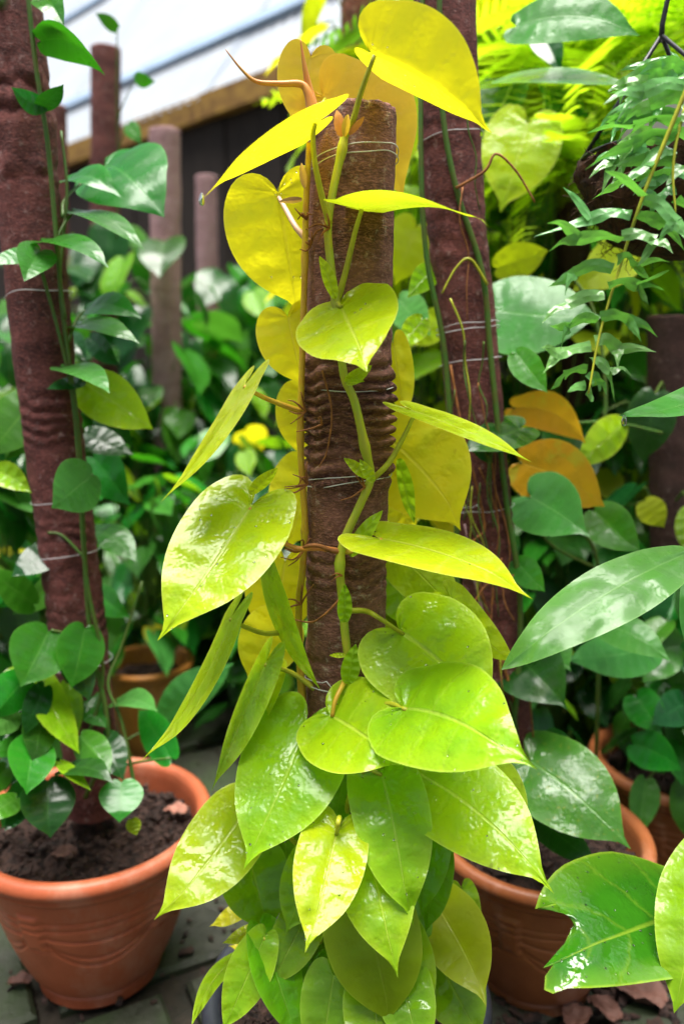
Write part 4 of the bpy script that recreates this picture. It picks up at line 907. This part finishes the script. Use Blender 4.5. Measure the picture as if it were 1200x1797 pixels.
# ---------------------------------------------------------------- background plants (leaf meshes shared between copies)
def shared_leaf(mat, outline, wd, bend, fold, seed, rows=10, cols=4):
    def fn(side, x, y, s, t):
        n1 = noise.noise(Vector((x * side * 3 + seed, y * 3, seed)))
        return Vector((side * x * wd * math.cos(fold), y - .06 * bend * y * y, x * wd * math.sin(fold) - bend * y * y * .55 + .05 * n1 - .10 * (x / .5) ** 2 * .5))
    V, F, U = leaf_geo(outline, fn, rows, cols)
    return mesh('leaf', V, F, M[mat], True, U)
SH = {}
for mk in ('green', 'deep', 'pale', 'mid', 'lime', 'limegreen', 'yellow', 'olive', 'orange'):
    SH[mk] = [shared_leaf(mk, ('heart', 'oval', 'oval')[k], (.85, .7, .6)[k], (.35, .55, .2)[k], (.25, .15, .35)[k], k * 5 + 1) for k in range(3)]
def place_leaf(plant, me, pos, az, droop, size, rd, stem_mb=None, stem_from=None):
    A = Vector((math.cos(az) * math.cos(droop), math.sin(az) * math.cos(droop), -math.sin(droop)))
    Nn = Vector((math.cos(az) * math.sin(droop), math.sin(az) * math.sin(droop), math.cos(droop)))
    roll = rd.uniform(-.5, .5); S = A.cross(Nn); Nn = (Nn * math.cos(roll) + S * math.sin(roll)); S = A.cross(Nn)
    o = bpy.data.objects.new('leaf', me); COL.objects.link(o); o.parent = plant
    m4 = Matrix((S, A, Nn)).transposed().to_4x4(); o.rotation_euler = m4.to_euler(); o.scale = (size, size, size)
    o.location = Vector(pos) - Vector(plant.location)
    if stem_mb is not None:
        a = Vector(stem_from); b = Vector(pos); stem_mb.tube([a, a.lerp(b, .5) + Vector((0, 0, .02)), b], .0022, .0014, 4, False)
def pick(rd, pal):
    x = rd.random() * sum(p[1] for p in pal)
    for m_, w_ in pal:
        x -= w_
        if x <= 0: return rd.choice(SH[m_])
    return rd.choice(SH[pal[0][0]])
def climber(label, base, top, n, pal, size, seed, group='plants climbing the poles behind', z0=.05, reach=.09):
    n = int(n * 1.4); size *= .82; rd = random.Random(seed); base, top = Vector(base), Vector(top); root = empty('climbing_plant', (base.x, base.y, base.z)); tag(root, label, 'plant', group)
    mb = MB(); mb.tube([base.lerp(top, k / 14) + Vector((.037 * math.cos(k * .7 + seed), .037 * math.sin(k * .7 + seed), 0)) for k in range(15)], .003, .002, 5)
    for i in range(n):
        k = z0 + (1 - z0) * (i + rd.random()) / n; p = base.lerp(top, k); az = rd.uniform(math.pi, 2 * math.pi) if rd.random() < .75 else rd.uniform(0, math.pi)
        r_ = reach * rd.uniform(.7, 1.5); q = p + Vector((math.cos(az) * r_, math.sin(az) * r_, rd.uniform(-.02, .03)))
        place_leaf(root, pick(rd, pal), q, az + rd.uniform(-.5, .5), rd.uniform(.1, 1.25), size * rd.uniform(.7, 1.25), rd, mb, p + Vector((math.cos(az) * .035, math.sin(az) * .035, -.02)))
    mb.build('stem', M['stem_dark'], root, True, base)
    return root
def bush(label, c, rx, hz, n, pal, size, seed, group='low leafy plants behind', name='leafy_plant'):
    n = int(n * 1.5); size *= .82; rd = random.Random(seed); c = Vector(c); root = empty(name, c); tag(root, label, 'plant', group); mb = MB()
    for i in range(n):
        az = rd.uniform(math.pi * .95, 2.05 * math.pi) if rd.random() < .7 else rd.uniform(0, math.pi); k = rd.random() ** .7
        zz_ = hz * (.08 + .92 * rd.random()); r_ = rx * k * math.sqrt(max(.1, 1 - (zz_ / hz) ** 2 * .6))
        q = c + Vector((math.cos(az) * r_, math.sin(az) * r_, zz_))
        place_leaf(root, pick(rd, pal), q, az + rd.uniform(-.6, .6), rd.uniform(0, 1.2), size * rd.uniform(.65, 1.25), rd, mb, c + Vector((math.cos(az) * .02, math.sin(az) * .02, zz_ * .3)))
    mb.build('stem', M['stem_dark'], root, True, c)
    return root
G = [('green', 5), ('deep', 6), ('pale', .7), ('mid', .9), ('limegreen', .45), ('yellow', .15), ('orange', .04)]
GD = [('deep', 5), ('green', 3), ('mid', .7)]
YL = [('lime', 3), ('limegreen', 3), ('mid', 1.5), ('yellow', 1.0), ('olive', 2)]
MX = [('green', 3), ('limegreen', 2), ('olive', 2), ('mid', 2), ('deep', 3), ('lime', 1)]
def C(px, Y, z=0.02): p = P(px, 900, Y); return (p.x, Y, z)
labs = {0: 'green climber on the short pole in front of the white roof', 1: 'green climber around the faded pinkish pole', 2: 'green climber around the small grey-pink pole', 3: 'sparse green climber on the thin pole behind the left pole', 4: 'green climber on the pole behind the central pole', 5: 'mixed green climber on the purple-brown pole behind the fern', 6: 'dark green climber on the right edge pole'}
for i, (lab, px, py, Y, r_, mt, bx_, by_) in enumerate(FARP):
    b = P(bx_, by_, Y); b.z = .02; t_ = P(px, py, Y)
    t2 = b.lerp(t_, (.72, .80, .78, .75, .98, .8, .9)[i])
    climber(labs[i], b, t2, (38, 36, 30, 22, 46, 26, 26)[i], (G, G, G, G, YL, MX, GD)[i], (.15, .145, .16, .14, .15, .11, .10)[i], 100 + i)
BU = [
 ('low green plant with broad leaves behind the left pot', C(330, 1.95), .22, .45, 60, G, .13, 1),
 ('leafy green plant right behind the tall left pole', C(150, 1.8), .2, .72, 60, G, .13, 2),
 ('green plant growing from the ochre pot', (POTS[3][1], 1.58, .25), .12, .32, 40, G, .10, 3),
 ('bushy green plant left of the big lime leaf', C(420, 1.9), .24, .62, 80, G, .14, 4),
 ('tall bushy green plant in front of the dark shed', C(470, 2.6), .34, 1.05, 90, G, .17, 5),
 ('green plant at the left edge beside the tall pole', C(-40, 1.35), .2, .72, 70, G, .125, 6),
 ('leafy plant at far left edge below the roof', C(40, 1.9), .26, .85, 60, G, .14, 7),
 ('bushy plant beneath the small grey-pink pole', C(350, 2.3), .3, .85, 80, G, .15, 8),
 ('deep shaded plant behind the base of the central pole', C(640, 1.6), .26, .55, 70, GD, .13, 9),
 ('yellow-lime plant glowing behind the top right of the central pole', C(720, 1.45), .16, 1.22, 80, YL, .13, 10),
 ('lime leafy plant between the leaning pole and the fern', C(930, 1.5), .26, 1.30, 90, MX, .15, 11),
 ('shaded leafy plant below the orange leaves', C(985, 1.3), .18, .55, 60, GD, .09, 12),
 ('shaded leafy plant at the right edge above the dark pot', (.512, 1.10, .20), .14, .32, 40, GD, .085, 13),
 ('tall green plant filling the back behind the leaning pole', C(800, 2.0), .38, 1.3, 100, MX, .16, 14),
 ('tall lime plant at the back right corner', C(1130, 1.9), .4, 1.5, 110, MX, .16, 15),
 ('tall green plant at the back behind the fern basket', C(1000, 2.3), .5, 1.7, 110, YL, .18, 16),
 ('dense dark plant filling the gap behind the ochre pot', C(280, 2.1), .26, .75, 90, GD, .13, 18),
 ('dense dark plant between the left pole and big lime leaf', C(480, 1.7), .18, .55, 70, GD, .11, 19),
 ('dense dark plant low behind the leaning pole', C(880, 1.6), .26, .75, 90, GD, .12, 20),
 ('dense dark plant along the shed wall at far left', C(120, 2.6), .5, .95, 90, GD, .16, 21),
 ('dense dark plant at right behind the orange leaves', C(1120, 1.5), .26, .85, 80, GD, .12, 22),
 ('bright lime plant behind the upper leaning pole', C(860, 1.75), .3, 1.55, 90, YL, .14, 23),
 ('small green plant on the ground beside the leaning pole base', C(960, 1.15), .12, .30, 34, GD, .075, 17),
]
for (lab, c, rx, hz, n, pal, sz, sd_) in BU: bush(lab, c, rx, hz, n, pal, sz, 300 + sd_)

# individually placed glowing leaves in the right background
gp = empty('philodendron_plant', P(900, 700, 1.25)); gp.location.z = 0; tag(gp, 'lime plant with one big sunlit leaf left of the fern', 'plant')
for e in (('lime', 925, 215, 1.25, 880, 372, 1.22, .92, 5, -5, .05, 0, 'heart'), ('pale', 905, 46, 1.05, 1120, 62, .98, .52, -40, 40, .05, .10, 'oval'), ('pale', 868, 142, 1.08, 1096, 152, .98, .40, -72, 74, .03, .05, 'lance'), ('deep', 945, 55, 1.1, 985, 125, 1.05, .7, 0, 30, .05, 0, 'oval'), ('lime', 705, 130, 1.2, 712, 300, 1.2, .9, 0, 0, .05, 0, 'heart'), ('lime', 770, 20, 1.3, 660, 200, 1.3, .7, 0, 0, .05, 0, 'heart'), ('yellow', 860, 20, 1.4, 800, -60, 1.4, .8, 0, 0, .05, 0, 'heart'), ('olive', 730, 400, 1.2, 690, 500, 1.2, .9, 0, 0, .05, 0, 'heart'), ('lime', 770, 560, 1.15, 720, 610, 1.15, .8, 0, 0, .05, 0, 'heart'), ('pale', 700, 525, 1.1, 752, 590, 1.05, .8, 0, 0, .05, 0, 'oval'), ('lime', 1010, 20, 1.5, 960, 80, 1.5, .9, 0, 0, .05, 0, 'heart')):
    hero(gp, *e, None, rows=14, cols=5)
stemtube('stem', [P(905, 1100, 1.27), P(905, 700, 1.27), P(900, 370, 1.27), P(880, 100, 1.25), P(900, 40, 1.15)], .003, .002, 'stem_dark', gp)
stemtube('petiole', [P(890, 200, 1.26), P(870, 160, 1.15), P(905, 46, 1.05)], .002, .0015, 'stem_green', gp)

# background sword ferns, upper right
FM = []
M['fernlime'] = leaf_mat('fern_lime', (.38, .56, .012), (.46, .60, .03), (.32, .50, .02), (.66, .95, .02), 0.52, 0.4, bump=.2, coat=.1)
M['ferngreen'] = leaf_mat('fern_green', (.09, .25, .02), (.16, .34, .04), (.12, .30, .03), (.25, .6, .03), 0.35, 0.35, bump=.2, coat=.3)
for mk in ('fernlime', 'ferngreen'):
    for sd_ in (1, 2):
        rd = random.Random(sd_); v = []; f = []; u = []; np2 = 24
        pos = lambda k: Vector((0, k, .28 * k - .75 * k * k))
        for i in range(40):                               # rachis
            p = pos(i / 39); wv = .006 * (1 - i / 44); v += [p + Vector((wv, 0, 0)), p - Vector((wv, 0, 0))]; u += [(.5, i / 39)] * 2
            if i: a = 2 * i; f.append((a - 2, a - 1, a + 1, a))
        for i in range(np2):
            k = .08 + .9 * i / np2; l_ = .17 * math.sin(math.pi * (k * .85 + .12)) + .02
            for s_ in (-1, 1):
                p = pos(k); tip = p + Vector((s_ * l_, l_ * .35, -.03 + rd.uniform(-.03, .02))); d = (tip - p); sw = Vector((0, .016, .004 * rd.uniform(-1, 1)))
                n_ = len(v); v += [p - sw * .6, p + sw * .8, p + d * .6 + sw * .8, tip, p + d * .6 - sw * .6]; u += [(.5, 0), (.6, .3), (.8, .6), (1, 1), (.3, .6)]; f.append((n_, n_ + 1, n_ + 2, n_ + 3, n_ + 4))
        FM.append(mesh('frond', v, f, M[mk], True, u))
def sword_fern(label, c, n, size, seed, sel):
    rd = random.Random(seed); root = empty('fern_plant', c); tag(root, label, 'fern', 'sword ferns at upper right')
    for i in range(n):
        o = bpy.data.objects.new('frond', rd.choice(sel)); COL.objects.link(o); o.parent = root
        az = rd.uniform(-math.pi, math.pi); s_ = size * rd.uniform(.7, 1.2)
        o.rotation_euler = (rd.uniform(-.5, .6), rd.uniform(-.4, .4), az); o.scale = (s_, s_, s_)
for i, (px, py, Y, n, sz, sel, lab) in enumerate((
    (960, 120, 1.55, 34, .34, FM[:2], 'lime sword fern above the big sunlit leaf'), (1080, 40, 1.6, 34, .36, FM, 'mixed green sword fern near the basket hook'), (870, 60, 1.75, 30, .36, FM, 'green sword fern between leaning pole top and the pale leaves'),
    (1000, 300, 1.35, 24, .24, FM[:2], 'small lime sword fern left of the coir basket'), (1170, 60, 1.4, 30, .32, FM[:2], 'lime sword fern in the top right corner'), (800, 200, 1.9, 24, .34, FM[:2], 'lime sword fern behind the leaning pole'))):
    sword_fern(lab, P(px, py, Y), n, sz, 500 + i, sel)
# ladder-like dark fern hanging beside the sunlit leaf
# ---------------------------------------------------------------- litter
lt = random.Random(4)
LIT = [(P, (430, 1240)), ]
def dead(px, py, z, size, mat, label, cat='dead leaf'):
    p = PZ(px, py, z); sdd = lt.random() * 30; az = lt.uniform(0, 6.28)
    def fn(side, x, y, s, t):
        c_ = .25 * noise.noise(Vector((x * side * 4 + sdd, y * 4, sdd))) + .35 * x
        q = Vector((side * x * .7, y - .4, c_ + .06)) * size
        return Vector((q.x * math.cos(az) - q.y * math.sin(az), q.x * math.sin(az) + q.y * math.cos(az), max(q.z, .001)))
    V, F, U = leaf_geo('oval', fn, 10, 4); o = link('dead_leaf', mesh('dead_leaf', V, F, M[mat], True, U), None, p); tag(o, label, cat, 'dead leaves lying about')
for (px, py, z, s_, mt, lab) in ((1060, 1775, .012, .045, 'deadleaf', 'curled reddish dead leaf on the ground below the chewed leaf'), (1120, 1745, .012, .07, 'deadleaf', 'larger brown dead leaf at the lower right corner'), (1010, 1790, .012, .05, 'deadleaf', 'dark dead leaf beside the brown pot base'), (35, 1725, .012, .03, 'deadleaf', 'small brown scrap left of the left pot'),
        (310, 1425, .20, .032, 'pinkleaf', 'pinkish dry leaf on soil in the left pot'), (115, 1500, .20, .03, 'deadleaf', 'brown dry leaf on soil near the left pot rim'), (465, 1235, .012, .10, 'pinkleaf', 'pale pink dry leaf on the ground behind the central pole'), (1075, 850, .55, .09, 'pinkleaf', 'pink dried leaf caught behind the orange leaf'), (945, 1085, .35, .05, 'pinkleaf', 'pink dried leaf beside the lime leaf tip')):
    dead(px, py, z, s_, mt, lab)

# mulch crumbs and bark scraps on the ground between the pots
mb = MB(); mr = random.Random(77)
for k in range(2600):
    if k < 1500: x, y = mr.uniform(.02, .75), mr.uniform(.62, 1.15)
    else: x, y = mr.uniform(-.9, .5), mr.uniform(.6, 1.9)
    if (x - .256) ** 2 + (y - .93) ** 2 < .006 or (x + .327) ** 2 + (y - .95) ** 2 < .0066: continue
    q = mr.uniform(.0025, .010) * (1.8 if mr.random() < .1 else 1) * (1 if k < 1500 else .55)
    m3 = Matrix.Rotation(mr.uniform(0, 6.28), 3, 'Z') @ Matrix.Rotation(mr.uniform(-.5, .5), 3, 'X'); n_ = len(mb.v)
    mb.box((x, y, .007 + q * .2), q * mr.uniform(1, 2.6), q, q * .45, m3)
    for i_ in range(n_, len(mb.v)): mb.v[i_] += Vector((mr.uniform(-1, 1), mr.uniform(-1, 1), mr.uniform(-1, 1))) * q * .25
o = mb.build('mulch', M['soil'], None, False); tag(o, 'dark bark mulch scattered on the ground around the pots', kind='stuff')
